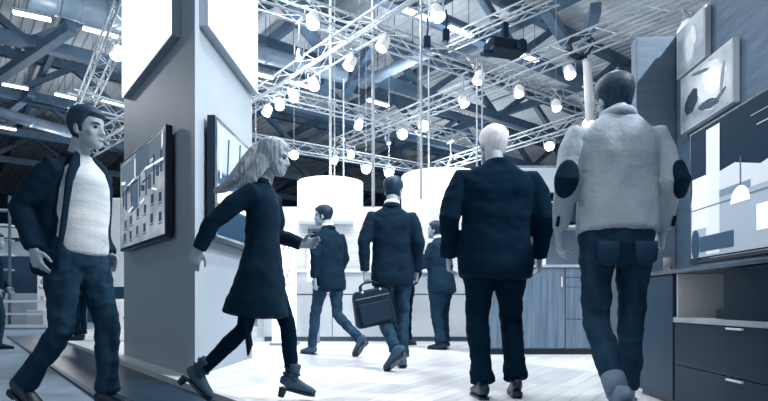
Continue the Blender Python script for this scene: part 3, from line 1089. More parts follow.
# ------------------------------------------------------------------ people
V = Vector
HEAD = [(0.0, .022, .035, .088), (.018, .042, .0, .098), (.04, .054, -.04, .098), (.065, .061, -.062, .099), (.095, .067, -.080, .095),
        (.12, .071, -.092, .091), (.145, .0745, -.098, .096), (.17, .0745, -.099, .094), (.195, .067, -.092, .080), (.215, .053, -.074, .057), (.23, .030, -.045, .028), (.237, .010, -.018, .004)]


def head_mesh(mb, M, earh=1.0):
    vs, fs = [], []
    n_ = 24
    for (z, hw, yb, yf) in HEAD:
        c = (yb + yf) / 2
        ry = (yf - yb) / 2
        for q in range(n_):
            a_ = 2 * pi * q / n_
            ca, sa = cos(a_), sin(a_)
            ca = math.copysign(abs(ca) ** .9, ca)
            vs.append(M @ V((hw * ca, c + ry * sa, z)))
    L_ = len(HEAD)
    for i in range(L_ - 1):
        for q in range(n_):
            fs.append((i * n_ + q, i * n_ + (q + 1) % n_, (i + 1) * n_ + (q + 1) % n_, (i + 1) * n_ + q))
    fs.append(tuple(range(n_ - 1, -1, -1)))
    fs.append(tuple((L_ - 1) * n_ + q for q in range(n_)))
    mb.add(vs, fs)
    # nose, brow, lips, chin, ears
    mb.tube([M @ V(p) for p in ((0, .090, .132), (0, .102, .105), (0, .112, .085), (0, .098, .076))], [.010, .012, .016, .010], n=10)
    for sx in (-1, 1):
        mb.ball(M @ V((sx * .016, .100, .080)), .010, n=8, m=6)
        mb.tube([M @ V((sx * .012, .094, .140)), M @ V((sx * .05, .078, .142))], [.010, .008], n=8)
        mb.ball(M @ V((sx * .045, .062, .088)), (.022, .02, .02), n=10, m=6)
        E = M.to_3x3() @ Matrix.Rotation(sx * -.35, 3, 'Z')
        mb.ball(M @ V((sx * .077, -.012, .105)), (.010, .020, .034 * earh), E, n=10, m=8)
        mb.ball(M @ V((sx * .076, -.006, .078)), (.009, .010, .012), E, n=8, m=6)
    mb.tube([M @ V((-.024, .088, .046)), M @ V((0, .097, .047)), M @ V((.024, .088, .046))], [.006, .009, .006], n=8)


def hair_mesh(kind, M, thick=.012):
    """shell over the skull; kind gives the hairline"""
    n_, m_ = 48, 26

    def surf(a_, z, off):
        z = min(max(z, 0), .2365)
        for (q, w) in zip(HEAD, HEAD[1:]):
            if z <= w[0]:
                t = (z - q[0]) / (w[0] - q[0])
                hw, yb, yf = [q[i] + (w[i] - q[i]) * t for i in (1, 2, 3)]
                break
        else:
            hw, yb, yf = HEAD[-1][1:]
        ca, sa = cos(a_), sin(a_)
        ca = math.copysign(abs(ca) ** .9, ca)
        return V(((hw + off) * ca, (yb + yf) / 2 + ((yf - yb) / 2 + off) * sa, z + (off * max(0, (z - .14) / .1))))

    def line(a_):
        f = sin(a_)                        # 1 front, -1 back
        if kind == 'short':
            lo = .175 if f > .6 else (.115 + (.06) * max(0, (f - .2) / .4) if f > .2 else (.085 if f > -.15 else .085 - .075 * min(1, (-.15 - f) / .6)))
        elif kind == 'crop':
            lo = .185 if f > .55 else (.13 if f > .2 else (.10 if f > -.2 else .10 - .06 * min(1, (-.2 - f) / .6)))
        else:
            lo = .17 if f > .75 else (.10 if f > .45 else (.0 if f > .1 else -.0))
        return lo
    vs, fs = [], []
    for j in range(m_ + 1):
        for q in range(n_):
            a_ = 2 * pi * q / n_
            lo = line(a_)
            z = lo + (.2365 - lo) * (j / m_) ** .8
            edge = min(1, j / 4)
            off = thick * (.25 + .75 * edge)
            if kind == 'short':
                q_ = max(0, min(1, (z - .11) / .09))
                off *= 1 + .45 * q_ * q_ * (3 - 2 * q_)
            p_ = surf(a_, z, off)
            vs.append(M @ p_)
    for j in range(m_):
        for q in range(n_):
            fs.append((j * n_ + q, j * n_ + (q + 1) % n_, (j + 1) * n_ + (q + 1) % n_, (j + 1) * n_ + q))
    fs.append(tuple(m_ * n_ + q for q in range(n_)))
    # inner shell
    o = len(vs)
    for j in range(m_ + 1):
        for q in range(n_):
            a_ = 2 * pi * q / n_
            lo = line(a_)
            z = lo + (.2365 - lo) * (j / m_) ** .8
            vs.append(M @ surf(a_, z, -.006))
    for j in range(m_):
        for q in range(n_):
            fs.append((o + j * n_ + q, o + (j + 1) * n_ + q, o + (j + 1) * n_ + (q + 1) % n_, o + j * n_ + (q + 1) % n_))
    fs.append(tuple(o + m_ * n_ + n_ - 1 - q for q in range(n_)))
    for q in range(n_):
        fs.append((q, o + q, o + (q + 1) % n_, (q + 1) % n_))
    mb = MB()
    mb.add(vs, fs)
    return mb


def hand_mesh(mb, wr, d, nrm, thumb, curl=.5, k=1.0):
    """palm and five fingers. d = along the hand, nrm = direction the palm faces, thumb = side of the thumb"""
    d = V(d).normalized()
    th = V(thumb)
    th = (th - d * th.dot(d)).normalized()
    n_ = d.cross(th)
    if n_.dot(V(nrm)) < 0:
        n_ = -n_
    wr = V(wr)
    mb.tube([wr - d * .03 * k, wr + d * .015 * k, wr + d * .05 * k, wr + d * .092 * k], [(.026 * k, .02 * k), (.031 * k, .018 * k), (.040 * k, .016 * k), (.040 * k, .013 * k)], n=12, side=th, sup=2.6)
    Ls = (.072, .082, .077, .060)
    for i in range(4):
        off = (.030 - .0205 * i) * k
        base = wr + d * (.085 - .006 * abs(i - 1)) * k + th * off
        L = Ls[i] * k
        pts = [base]
        ang = .12 + .1 * i
        fan = th * (.05 * (1.2 - i))
        for f in (.45, .32, .25):
            ang += curl * (.55 + .08 * i)
            dd = (d * cos(ang) + n_ * sin(ang) + fan * .5).normalized()
            pts.append(pts[-1] + dd * (L * f))
        mb.tube(pts, [.0088 * k, .0085 * k, .0078 * k, .0066 * k], n=8, rnd=.8)
    tb = wr + d * .022 * k + th * .026 * k
    t1 = tb + (d * .62 + th * .72 + n_ * .25).normalized() * .036 * k
    t2 = t1 + (d * .86 + th * .30 + n_ * (.25 + .3 * curl)).normalized() * .032 * k
    t3 = t2 + (d * .9 - th * .05 + n_ * (.3 + .4 * curl)).normalized() * .025 * k
    mb.tube([tb, t1, t2, t3], [.014 * k, .0115 * k, .0098 * k, .008 * k], n=8, rnd=.8)


def foot_frame(an, yaw, pitch):
    # foot frame: origin at the ankle, y forward, z up; pitch>0 toe down
    return Matrix.Translation(V(an)) @ Matrix.Rotation(yaw, 4, 'Z') @ Matrix.Rotation(-pitch, 4, 'X')


def shoe(par, an, yaw, pitch, m, msole, k=1.0, name='shoe', boot=False):
    M = foot_frame(an, yaw, pitch)
    h = -.09
    up = MB()
    sec = [(-.070, .020, .050), (-.062, .031, .085), (-.035, .036, .098), (.0, .038, .102), (.04, .040, .088), (.085, .044, .070), (.13, .048, .056), (.17, .046, .046), (.20, .034, .036), (.212, .016, .026)]
    ctr = [M @ V((0, y * k, h + .012 + hh / 2)) for y, w_, hh in sec]
    up.tube(ctr, [(w_ * k, hh / 2) for y, w_, hh in sec], n=16, side=M.to_3x3() @ V((1, 0, 0)), sup=2.5, rnd=.2)
    top = .10 if boot else .02
    up.tube([M @ V((0, -.012, h + .07)), M @ V((0, -.010, .0)), M @ V((0, -.008, top))], [(.034, .045), (.038, .050), (.048, .054)] if boot else [(.034, .045), (.036, .046), (.040, .046)], n=16, side=M.to_3x3() @ V((1, 0, 0)), rnd=.1)
    o = up.build(name, m, par, remesh=.007, sm=3)
    sl = MB()
    out = [(-.034, -.045), (-.028, -.068), (0, -.076), (.028, -.068), (.034, -.045), (.034, .02), (.046, .10), (.050, .15), (.042, .19), (.022, .212), (0, .218), (-.022, .212), (-.042, .19), (-.050, .15), (-.046, .10), (-.034, .02)]
    sl.prism([(x, y * k) for x, y in out], h, h + .016, M)
    if boot:
        sl.tube([M @ V((0, -.045, h + .01)), M @ V((0, -.050, h - .055))], [(.026, .030), (.022, .022)], n=14, side=M.to_3x3() @ V((1, 0, 0)), rnd=0)
    else:
        sl.prism([(x, y) for x, y in [(-.033, -.045), (-.027, -.067), (0, -.075), (.027, -.067), (.033, -.045), (.033, .0), (-.033, .0)]], h - .014, h, M)
    sl.build('heel' if boot else 'sole', msole, o)
    if boot:
        for zz in (.005, .05):
            MB().tube([M @ V((.050 * cos(a_), -.010 + .056 * sin(a_), zz - .02 * sin(a_))) for a_ in [2 * pi * i / 18 for i in range(19)]], [.008] * 19, n=6, rnd=0).build('strap', msole, o)
    return o


def person(label, loc, rz, H, P, C, vox=.007, group=None):
    """P pose, C clothes"""
    t = root('person', label, 'person', loc, rz, group)
    k = H / 1.78
    t.scale = (k, k, k)
    g = P.get('girth', 1.0)
    lean = P.get('lean', (0, 0))

    def sp(z, x=0, y=0):
        return V((x + lean[0] * (z - .95), y + lean[1] * (z - .95), z))
    twist = P.get('twist', 0.0)
    # joints
    J = {}
    for s_, sx in (('R', 1), ('L', -1)):
        J['sh' + s_] = sp(1.40, sx * P.get('shw', .172 * g), -.01 + sx * twist * -.06)
        J['el' + s_] = V(P['el' + s_])
        J['wr' + s_] = V(P['wr' + s_])
        J['hip' + s_] = V((sx * .092, 0, .93))
        J['kn' + s_] = V(P['kn' + s_])
        J['an' + s_] = V(P['an' + s_])
    hb = sp(1.545) + V(P.get('head', (0, .035, 0)))
    yaw, pit, roll = P.get('hrot', (0, 0, 0))
    HM = Matrix.Translation(hb) @ Euler((pit, roll, yaw)).to_matrix().to_4x4()
    # --- body, one continuous mesh
    b = MB()
    head_mesh(b, HM)
    nb = sp(1.44, 0, -.02)
    nt_ = HM @ V((0, -.025, .055))
    b.tube([nb, nb.lerp(nt_, .5), nt_], [(.068, .062), (.057, .058), (.055, .06)], n=16, side=(1, 0, 0))
    b.tube([sp(.88), sp(1.0), sp(1.1), sp(1.25), sp(1.38), sp(1.45)], [(.145, .09), (.145, .09), (.13, .085), (.15, .095), (.16, .09), (.09, .06)], n=18, side=(1, 0, 0))
    for s_, sx in (('R', 1), ('L', -1)):
        b.tube([sp(1.38, sx * .06), J['sh' + s_] + V((0, 0, -.03)), J['sh' + s_].lerp(J['el' + s_], .5), J['el' + s_], J['el' + s_].lerp(J['wr' + s_], .4), J['wr' + s_]], [.05, .048, .043, .036, .035, .025], n=12)
        dd = V(P['hd' + s_]) if 'hd' + s_ in P else (J['wr' + s_] - J['el' + s_])
        hand_mesh(b, J['wr' + s_], dd, P.get('hn' + s_, (-sx, 0, 0)), P.get('ht' + s_, (0, 1, 0)), P.get('curl' + s_, .5))
        b.tube([V((sx * .06, 0, .97)), J['hip' + s_] + V((0, 0, -.04)), J['kn' + s_], J['kn' + s_].lerp(J['an' + s_], .35), J['an' + s_]], [.06, .072, .046, .046, .030], n=12)
        Mf = foot_frame(J['an' + s_], P.get('fy' + s_, 0), P.get('fp' + s_, 0))
        b.tube([Mf @ V((0, -.04, -.05)), Mf @ V((0, .0, -.035)), Mf @ V((0, .08, -.055)), Mf @ V((0, .17, -.066))], [(.022, .02), (.026, .028), (.03, .018), (.028, .010)], n=10, side=Mf.to_3x3() @ V((1, 0, 0)))
    skin = C.get('skin') or mat('skin', .62, .5, .3, var=.02, scale=8)
    body = b.build('body', skin, t, remesh=vox, sm=3)
    if vox < .0105:
        for sx in (-1, 1):
            MB().ball(HM @ V((sx * .032, .083, .118)), (.012, .010, .007), HM.to_3x3(), n=10, m=8).build('eye', mat('eye_dark', .12, .2), t, smooth=True)
            MB().tube([HM @ V((sx * .016, .0975, .138)), HM @ V((sx * .034, .095, .143)), HM @ V((sx * .052, .080, .139))], [.004, .005, .003], n=6).build('eyebrow', C['hair'], t, smooth=True)
        MB().tube([HM @ V((-.022, .0905, .046)), HM @ V((0, .1035, .0475)), HM @ V((.022, .0905, .046))], [.0035, .006, .0035], n=8).build('lips', mat('lips', .45, .5), t, smooth=True)
    # --- hair
    if C.get('hairkind', 'short') in ('short', 'crop'):
        hair_mesh(C.get('hairkind', 'short'), HM, C.get('hairthick', .013)).build('hair', C['hair'], t, smooth=True, disp=(.0022, (90, 25, 25)))
    else:
        hm = hair_mesh('long', HM, .018)
        for pts in C['locks']:
            hm.tube([HM @ V(p[:3]) for p in pts], [(p[3], p[4]) for p in pts], n=14, side=HM.to_3x3() @ V((1, 0, 0)))
        hm.build('hair', C['hair'], t, remesh=.008, sm=2, disp=(.006, (60, 60, 8)))
    vx = max(.010, vox * 1.3)
    # --- trousers / leggings
    tr = MB()
    lw = C.get('legw', 1.0)
    if not C.get('skirt'):
        tr.tube([sp(.80), sp(.86), sp(.95), sp(1.04)], [(.12, .10), (.178 * g, .132 * g), (.175 * g, .128 * g), (.162 * g, .118 * g)], n=24, side=(1, 0, 0), sup=2.3, rnd=.3)
    for s_, sx in (('R', 1), ('L', -1)):
        h_, kk, aa = J['hip' + s_], J['kn' + s_], J['an' + s_]
        low = kk.lerp(aa, C.get('hem', .97))
        tr.tube([h_ + V((0, 0, -.0)), h_.lerp(kk, .3), h_.lerp(kk, .7), kk, kk.lerp(aa, .3), kk.lerp(aa, .65), low],
                [(.098 * lw * g, .112 * lw), (.088 * lw * g, .102 * lw), (.072 * lw, .082 * lw), (.066 * lw, .070 * lw), (.064 * lw, .070 * lw), (.057 * lw, .062 * lw), (C.get('cuff', .057) * 1.0, C.get('cuff', .062) * 1.05)], n=18, side=(1, 0, 0), rnd=.12)
    tr.build(C.get('legname', 'trousers'), C['trousers'], t, remesh=vx, sm=3, disp=(C.get('fold', .009), (9, 9, 16)))
    # --- shoes
    for s_ in 'RL':
        shoe(t, J['an' + s_], P.get('fy' + s_, 0), P.get('fp' + s_, 0), C['shoes'], C.get('soles', C['shoes']), C.get('shoek', 1.0), C.get('shoename', 'shoe'), C.get('boot', False))
    # --- upper garment
    mj = C['top']
    rings = C.get('rings') or [(.77, .198, .142, -.004), (.86, .203, .145, 0), (.95, .197, .138, 0), (1.08, .186, .128, 0), (1.2, .192, .13, -.002), (1.31, .207, .132, -.006), (1.38, .206, .120, -.011), (1.43, .176, .102, -.016), (1.465, .128, .086, -.019), (1.49, .090, .074, -.019), (1.515, .070, .066, -.016)]
    jk = MB()
    jk.tube([sp(z, 0, yo) for z, rx, ry, yo in rings], [(rx * g, ry * g) for z, rx, ry, yo in rings], n=32, side=(1, 0, 0), sup=2.35, rnd=.15)
    sw = C.get('sleeve', 1.0)
    for s_, sx in (('R', 1), ('L', -1)):
        s0, e0_, w0 = J['sh' + s_], J['el' + s_], J['wr' + s_]
        cuffp = e0_.lerp(w0, C.get('cuffpos', .97))
        bulge = e0_ + (e0_ - (s0 + w0) / 2) * .08
        jk.tube([sp(1.375, sx * .08, -.012), s0 + V((sx * .004, 0, -.012)), s0.lerp(e0_, .35), s0.lerp(e0_, .75), bulge, e0_.lerp(w0, .4), cuffp],
                [.066 * sw, .074 * sw, .072 * sw, .064 * sw, .060 * sw, .055 * sw, .048 * sw], n=18, rnd=.12)
    jk.build(C.get('topname', 'jacket'), mj, t, remesh=vx, sm=C.get('topsm', 4), disp=(C.get('jfold', .010), C.get('jscale', (7, 7, 10))))
    # --- collars
    cz = 1.505
    cpts = [(sin(a_) * .078, -cos(a_) * .074 - .018, cz + .018 * cos(a_) - .012) for a_ in [-2.4 + 4.8 * i / 20 for i in range(21)]]
    if C.get('shirt'):
        c2 = [(sin(a_) * .068, -cos(a_) * .066 - .012, cz + .03 + .014 * cos(a_)) for a_ in [-2.4 + 4.8 * i / 20 for i in range(21)]]
        MB().tube([sp(p[2], p[0], p[1]) for p in c2], [(.006, .017)] * 21, n=10, side=None, rnd=.3).build('shirt_collar', C['shirt'], t, smooth=True)
    if C.get('collar', True):
        MB().tube([sp(p[2], p[0], p[1]) for p in cpts], [(.014, .024)] * 21, n=12, rnd=.3).build('collar', C.get('collarm', mj), t, smooth=True)
    t['_k'] = k
    del t['_k']
    return t, J, HM, sp


M_suit = mat('black_suit_cloth', .01, .9, .06, var=.01, scale=14, bump=.15, bscale=140)
M_navy = mat('navy_suit_cloth', .04, .85, .12, var=.022, scale=14, bump=.15, bscale=140)
M_navy2 = mat('dark_suit_trousers', .09, .85, .12, var=.03, scale=12, bump=.15, bscale=120)
M_denim = mat('denim', .15, .85, .1, var=.05, scale=9, stretch=(2, 2, .7), bump=.3, bscale=90)
M_denim2 = mat('faded_denim', .20, .85, .1, var=.05, scale=9, stretch=(2, 2, .7), bump=.3, bscale=90)
M_pale = mat('pale_jacket_cotton', .62, .85, .12, var=.035, scale=5, bump=.25, bscale=40)
M_patch = mat('elbow_suede', .05, .9, .1, var=.015)
M_shoeB = mat('black_leather', .05, .4, .4, var=.02)
M_shoeG = mat('grey_suede', .30, .7, .2, var=.04)
M_hairD = mat('dark_hair', .13, .55, .3, var=.06, scale=30, stretch=(3, .6, .6))
M_hairK = mat('black_hair', .07, .5, .3, var=.04, scale=30, stretch=(3, .6, .6))
M_hairW = mat('white_hair', .84, .6, .3, var=.08, scale=30, stretch=(3, .6, .6))
M_hairB = mat('blond_hair', .60, .6, .3, var=.10, scale=30, stretch=(3, 3, .4))
M_shirt = mat('white_shirt', .93, .7, .2, var=.02)
M_knit = mat('pale_sweater', .74, .9, .1, var=.10, scale=4, stretch=(.6, .6, 3), bump=.3, bscale=60)

# man in light jacket with elbow patches, nearest at right
P6 = dict(girth=1.01, shw=.203, lean=(0, .0), head=(.022, .06, -.055), hrot=(.16, -.12, 0),
          elR=(.25, -.055, 1.17), wrR=(.248, .05, .93), elL=(-.258, -.055, 1.17), wrL=(-.265, .06, .93),
          knR=(.085, .03, .50), anR=(.05, -.02, .09), knL=(-.105, .0, .49), anL=(-.115, -.30, .165), fpL=.7, fyR=-.05, fyL=.05, curlL=.7, curlR=.6,
          hdL=(.05, .1, -1), hdR=(-.05, .1, -1))
C6 = dict(top=M_pale, hair=M_hairD, hairthick=.015, trousers=M_denim, legw=.97, shoes=mat('pale_suede', .48, .7, .2, var=.04), soles=M_shoeB, jfold=.014, jscale=(8, 8, 3.6), fold=.010, hem=.86, cuff=.046, cuffpos=.93, sleeve=.98,
          rings=[(.915, .195, .146, -.004), (.935, .197, .147, 0), (1.04, .188, .138, 0), (1.12, .186, .130, 0), (1.2, .192, .13, -.002), (1.31, .207, .132, -.006), (1.38, .206, .120, -.011), (1.43, .176, .102, -.016), (1.465, .128, .086, -.019), (1.49, .090, .074, -.019), (1.515, .070, .066, -.016)])
p6, J6, H6, sp6 = person('man in light jacket with dark elbow patches and jeans walking away by sideboard', (1.215, 2.93, 0), 0, 1.87, P6, C6, vox=.006)
for s_, sx in (('R', 1), ('L', -1)):
    e_, s0, w0 = J6['el' + s_], J6['sh' + s_], J6['wr' + s_]
    ax = (w0 - s0).normalized()
    out = V((sx * .42, -.9, 0)).normalized()
    side = ax.cross(out).normalized()
    vs = []
    mbp = MB()
    N1, N2 = 22, 7
    grid = [[None] * N1 for _ in range(N2)]
    vs = []
    for lay in (0, 1):
        for i in range(N2):
            rr = i / (N2 - 1)
            for q in range(N1):
                a_ = 2 * pi * q / N1
                u_, w_ = .056 * rr * cos(a_), .098 * rr * sin(a_)
                th_ = u_ / .068
                base = e_ + (e_ - (s0 + w0) / 2) * .08
                seg_t = w_
                cen = base + ((s0 - base).normalized() * max(0, -seg_t) + (w0 - base).normalized() * max(0, seg_t))
                rad = .080 if lay == 0 else .058
                rad -= .006 * abs(seg_t) / .1
                p_ = cen + out * (rad * cos(th_)) + side * (rad * sin(th_))
                vs.append(p_)
    fs = []
    for lay in (0, 1):
        o_ = lay * N1 * N2
        for i in range(N2 - 1):
            for q in range(N1):
                f = (o_ + i * N1 + q, o_ + i * N1 + (q + 1) % N1, o_ + (i + 1) * N1 + (q + 1) % N1, o_ + (i + 1) * N1 + q)
                fs.append(f if lay == 0 else f[::-1])
    for q in range(N1):
        a1, a2 = (N2 - 1) * N1 + q, (N2 - 1) * N1 + (q + 1) % N1
        fs.append((a1, a2, a2 + N1 * N2, a1 + N1 * N2))
    mbp.add(vs, fs).build('elbow_patch', M_patch, p6, smooth=True)
    cf = e_.lerp(w0, .93)
    pv = cf + (e_ - cf).normalized() * .06 + V((sx * .03, -.045, 0))
    MB().tube([pv, pv + (cf - e_).normalized() * .045], [(.008, .012), (.008, .012)], n=10, side=(1, 0, 0)).build('cuff_tab', M_patch, p6, smooth=True)
for sx in (-1, 1):
    m_ = MB()
    m_.tube([(sx * .090, -.130, .87), (sx * .090, -.135, .83), (sx * .090, -.130, .78), (sx * .090, -.122, .755)], [(.052, .004), (.055, .004), (.05, .004), (.02, .004)], n=12, side=(1, 0, 0), sup=3, rnd=.2)
    m_.build('back_pocket', mat('pocket_denim', .155, .85, .1, var=.04), p6, smooth=True)
# belt line and cuff of the raised leg
cfL = J6['knL'].lerp(J6['anL'], .88)
ddL = (J6['anL'] - J6['knL']).normalized()
MB().tube([cfL - ddL * .05, cfL, cfL + ddL * .05], [.054, .053, .051], n=20, rnd=.05).build('turned_cuff', mat('cuff_denim', .45, .8, .1, var=.04), p6, smooth=True)

# big man in black with white hair
P3 = dict(girth=1.20, shw=.232, lean=(.03, .05), head=(-.03, .03, -.025), hrot=(.25, -.05, .10),
          elR=(.305, -.04, 1.15), wrR=(.31, .08, .90), elL=(-.302, -.06, 1.15), wrL=(-.29, .10, .91),
          knR=(.12, .10, .52), anR=(.13, -.02, .10), knL=(-.11, .05, .50), anL=(-.10, -.10, .09), fpR=.25, fyL=.05, fyR=-.12)
C3 = dict(top=M_suit, hair=M_hairW, hairthick=.014, trousers=M_suit, legw=1.16, cuff=.082, shoes=M_shoeB, jfold=.012, sleeve=1.12)
person('big white haired man in black suit walking away at centre right', (.725, 3.65, 0), 0, 1.79, P3, C3, vox=.007)

# man with briefcase, centre
P2 = dict(girth=.98, shw=.186, head=(.015, .03, .0), hrot=(-.35, .0, 0), lean=(0, .02),
          elR=(.245, -.04, 1.16), wrR=(.235, .04, .90), elL=(-.255, -.08, 1.16), wrL=(-.25, -.08, .89), hdL=(.0, .0, -1), curlL=1.35, curlR=.8,
          knR=(.10, .08, .51), anR=(.10, .02, .09), knL=(-.10, .10, .50), anL=(.03, -.30, .19), fpL=.65, fyL=.85)
C2 = dict(top=M_navy, hair=M_hairD, trousers=M_denim2, legw=.98, shoes=M_shoeG, soles=M_shoeB, shirt=M_shirt, fold=.012)
p2, J2, H2, sp2 = person('man in dark blazer and jeans carrying a black briefcase, seen from behind', (.075, 5.25, 0), 0, 1.79, P2, C2, vox=.008)

# far walker stepping left
P1 = dict(girth=1.0, lean=(-.02, .05), head=(-.02, .04, -.01), hrot=(.6, .0, 0), twist=.3,
          elR=(.245, .02, 1.16), wrR=(.225, .14, .92), elL=(-.245, -.06, 1.16), wrL=(-.235, -.03, .90),
          knL=(-.08, .16, .52), anL=(-.08, .24, .09), knR=(.10, -.02, .48), anR=(.12, -.42, .20), fpR=.75)
C1 = dict(top=M_navy, hair=M_hairK, trousers=M_denim2, legw=.95, shoes=M_shoeG, soles=M_shoeB, shirt=M_shirt, fold=.012)
person('man in dark suit jacket striding away left, farthest walker before the counter', (-.64, 6.55, 0), .75, 1.76, P1, C1, vox=.009)

# person at the counter facing left, hand raised
P4 = dict(girth=1.16, lean=(0, .10), head=(0, .05, -.02), hrot=(.1, .15, 0),
          elR=(.22, .24, 1.17), wrR=(.14, .42, 1.32), elL=(-.24, .10, 1.17), wrL=(-.12, .34, 1.10), hdR=(-.1, .5, .8), hnR=(-1, 0, 0), curlR=.6,
          knR=(.09, .03, .50), anR=(.09, .0, .09), knL=(-.09, .02, .50), anL=(-.10, -.06, .09), fyR=-.1)
C4 = dict(top=mat('charcoal_suit', .10, .85, .12, var=.03, bump=.15, bscale=140), hair=M_hairD, trousers=mat('charcoal_trousers', .11, .85, .12, var=.03), legw=1.25, cuff=.09, shoes=M_shoeB, shirt=M_shirt)
person('person in dark suit at counter facing left with hand raised to chin', (.76, 7.45, 0), .95, 1.72, P4, C4, vox=.010)

# dark trousered person half hidden behind the briefcase man
P5 = dict(elR=(.26, .0, 1.16), wrR=(.2, .18, 1.0), elL=(-.26, .0, 1.16), wrL=(-.22, .12, .92),
          knR=(.09, .03, .50), anR=(.09, .0, .09), knL=(-.09, .02, .50), anL=(-.09, -.02, .09), fyR=-.6, fyL=.2, hrot=(0, .1, 0))
C5 = dict(top=M_navy, hair=M_hairK, trousers=M_suit, legw=1.1, cuff=.08, shoes=M_shoeB, shirt=M_shirt)
person('person in dark trousers standing mostly hidden behind the briefcase man', (.26, 8.15, 0), -.1, 1.62, P5, C5, vox=.011)

# man in open dark jacket over pale sweater, left foreground, walking right
P0 = dict(girth=1.06, lean=(0, .05), head=(0, .05, .0), hrot=(.15, -.05, 0),
          elR=(.25, -.12, 1.17), wrR=(.24, -.04, .93), elL=(-.25, -.10, 1.17), wrL=(-.24, .02, .94),
          knL=(-.09, .15, .52), anL=(-.09, .15, .09), knR=(.09, .0, .48), anR=(.09, -.30, .15), fpR=.5)
C0 = dict(top=M_navy, hair=M_hairD, trousers=M_denim, legw=1.04, cuff=.072, shoes=M_shoeB, jfold=.012, collar=True,
          rings=[(.80, .200, .118, -.045), (.86, .205, .122, -.045), (.95, .199, .118, -.042), (1.08, .190, .110, -.04), (1.2, .196, .112, -.04), (1.32, .210, .115, -.036), (1.38, .198, .107, -.03), (1.425, .165, .092, -.026), (1.462, .122, .08, -.022), (1.49, .09, .072, -.02), (1.515, .070, .066, -.016)])
p0, J0, H0, sp0 = person('man in open dark jacket over pale sweater striding right, left foreground', (-1.93, 3.50, -.06), R(-108), 1.87, P0, C0, vox=.007)
sw = MB()
sw.tube([sp0(z, 0, y) for z, y in ((.93, .035), (.97, .035), (1.08, .03), (1.2, .03), (1.32, .03), (1.40, .02), (1.46, .0), (1.50, -.005))], [(.165, .125), (.170, .128), (.168, .125), (.172, .125), (.172, .118), (.15, .10), (.085, .078), (.066, .066)], n=28, side=(1, 0, 0), sup=2.3, rnd=.2)
sw.build('sweater', M_knit, p0, remesh=.01, sm=3, disp=(.007, (5, 5, 6)))

for sx in (-1, 1):
    lp_ = [sp0(z, sx * x, y) for z, x, y in ((1.50, .055, .045), (1.44, .10, .085), (1.34, .135, .095), (1.2, .150, .09), (1.0, .165, .075), (.82, .175, .06))]
    MB().tube(lp_, [(.014, .022), (.016, .034), (.014, .036), (.012, .026), (.012, .02), (.012, .018)], n=10, side=(0, 1, 0), rnd=.3).build('jacket_front_edge', M_navy, p0, smooth=True)

# woman in dark coat and heeled boots striding right
PW = dict(girth=.92, lean=(0, .03), head=(0, .04, .0), hrot=(0, -.15, 0), twist=.5,
          elR=(.215, -.26, 1.20), wrR=(.20, -.36, 1.02), elL=(-.20, .06, 1.16), wrL=(-.17, .24, 1.09), hdL=(0, 1, .1), hnL=(1, 0, 0), htL=(0, 0, 1), hdR=(0, -.35, -1),
          knL=(-.08, .16, .52), anL=(-.08, .19, .155), knR=(.08, -.10, .50), anR=(.08, -.40, .21), fpR=.75, fpL=.22)
CW = dict(top=mat('dark_coat_wool', .06, .9, .1, var=.02), topname='coat', hair=M_hairB, hairkind='long', legname='leggings', trousers=M_suit, legw=.80, cuff=.044, hem=.9, fold=.004,
          shoes=M_shoeG, soles=M_shoeB, shoek=.84, shoename='ankle_boot', boot=True, sleeve=.95,
          locks=[[(0, -.07, .20, .05, .04), (.01, -.12, .12, .075, .055), (.02, -.16, .03, .085, .06), (.02, -.22, -.07, .08, .05), (.02, -.30, -.14, .05, .03), (.02, -.36, -.17, .02, .015)],
                 [(.06, -.03, .14, .02, .05), (.075, -.06, .05, .025, .06), (.085, -.10, -.05, .03, .05), (.08, -.16, -.13, .02, .03)],
                 [(-.06, -.03, .14, .02, .05), (-.075, -.06, .05, .025, .06), (-.085, -.10, -.05, .03, .05), (-.08, -.16, -.13, .02, .03)]],
          rings=[(.60, .215, .235, -.03), (.68, .215, .22, -.025), (.80, .208, .185, -.01), (.90, .205, .155, -.005), (.98, .19, .138, 0), (1.10, .165, .118, 0), (1.2, .172, .12, 0), (1.32, .185, .122, -.004), (1.38, .182, .112, -.01), (1.425, .152, .096, -.013), (1.462, .115, .082, -.016), (1.49, .088, .072, -.018), (1.515, .070, .066, -.016)])
pw, JW, HW, spw = person('woman in dark knee length coat and heeled boots striding right past pillar', (-.745, 3.42, 0), R(-92), 1.60, PW, CW, vox=.007)
MB().tube([(.12, -.06, .64), (.13, -.07, .52), (.13, -.05, .40), (.13, -.06, .33)], [(.018, .012), (.02, .013), (.024, .016), (.006, .006)], n=10, side=(0, 1, 0)).build('belt_end', M_patch, pw, smooth=True)

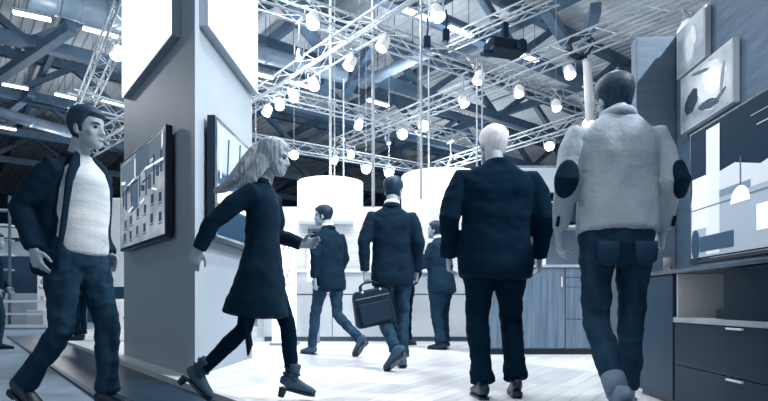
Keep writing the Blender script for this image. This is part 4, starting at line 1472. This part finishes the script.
# person at the left frame edge and one behind the open jacket man
P7 = dict(elR=(.26, -.04, 1.16), wrR=(.25, .06, .92), elL=(-.27, .0, 1.16), wrL=(-.24, .16, .95),
          knR=(.09, .10, .50), anR=(.09, .06, .09), knL=(-.09, .0, .49), anL=(-.09, -.22, .12), fpL=.3)
C7 = dict(top=M_suit, hair=M_hairK, trousers=M_denim2, legw=1.0, shoes=M_shoeB)
person('person in black jacket cut off by the left frame edge', (-5.72, 8.2, -.06), R(-60), 1.70, P7, C7, vox=.011)
P8 = dict(P5)
P8['anL'] = (-.12, -.10, .09)
C8 = dict(top=M_navy, hair=M_hairK, trousers=M_suit, legw=1.2, cuff=.085, shoes=M_shoeB)
person('dark dressed person standing hidden behind the open jacket man at left', (-5.1, 9.35, 0), R(80), 1.72, P8, C8, vox=.011)

# briefcase held by the centre man
kk2 = 1.79 / 1.78
hw = V((.075, 5.25, 0)) + J2['wrL'] * kk2 + V((0.03, -.02, -.100))
t = root('briefcase', 'black soft briefcase held in left hand of the blazer man', 'bag', (hw.x, hw.y, hw.z), R(28))
t.rotation_euler = (0, R(-12), R(14))
bm_ = MB()
bm_.tube([(-.20, 0, -.36), (-.205, 0, -.30), (-.20, 0, -.18), (-.185, 0, -.075), (-.17, 0, -.055)], [(.055, .055)] * 5, n=4, rnd=0) if False else None
M_bag = mat('black_nylon', .05, .6, .25, var=.02, scale=10)
ou = [(-.175, -.40), (.165, -.40), (.18, -.36), (.17, -.10), (.14, -.06), (-.14, -.06), (-.17, -.10), (-.19, -.36)]
Mx = Matrix.Rotation(R(90), 4, 'X')
bb = MB().prism(ou, -.06, .06, Mx).build('bag_body', M_bag, t, bevel=.02)
MB().prism([(-.14, -.37), (.13, -.37), (.14, -.18), (-.15, -.18)], .06, .085, Mx).build('front_pocket', mat('black_nylon_pocket', .08, .6, .25, var=.02), t, bevel=.01)
MB().prism([(-.16, -.135), (.16, -.135), (.16, -.128), (-.16, -.128)], .06, .066, Mx).build('zip', M_grey, t)
for sy in (-.03, .03):
    MB().tube([(-.085, sy, -.062), (-.08, sy, -.02), (-.05, sy * .3, .0), (0, sy * .2, .004), (.05, sy * .3, .0), (.08, sy, -.02), (.085, sy, -.062)], [.0095] * 7, n=8, rnd=.2).build('handle', M_bag, t, smooth=True)
MB().tube([(.16, .0, -.08), (.185, 0, -.2), (.175, -.02, -.44), (.10, -.03, -.46)], [(.012, .004)] * 4, n=8, rnd=.2).build('shoulder_strap', M_bag, t, smooth=True)
for sx in (-.085, .085):
    MB().ball((sx, -.065, -.075), (.012, .008, .012)).build('buckle', M_chrome, t, smooth=True)
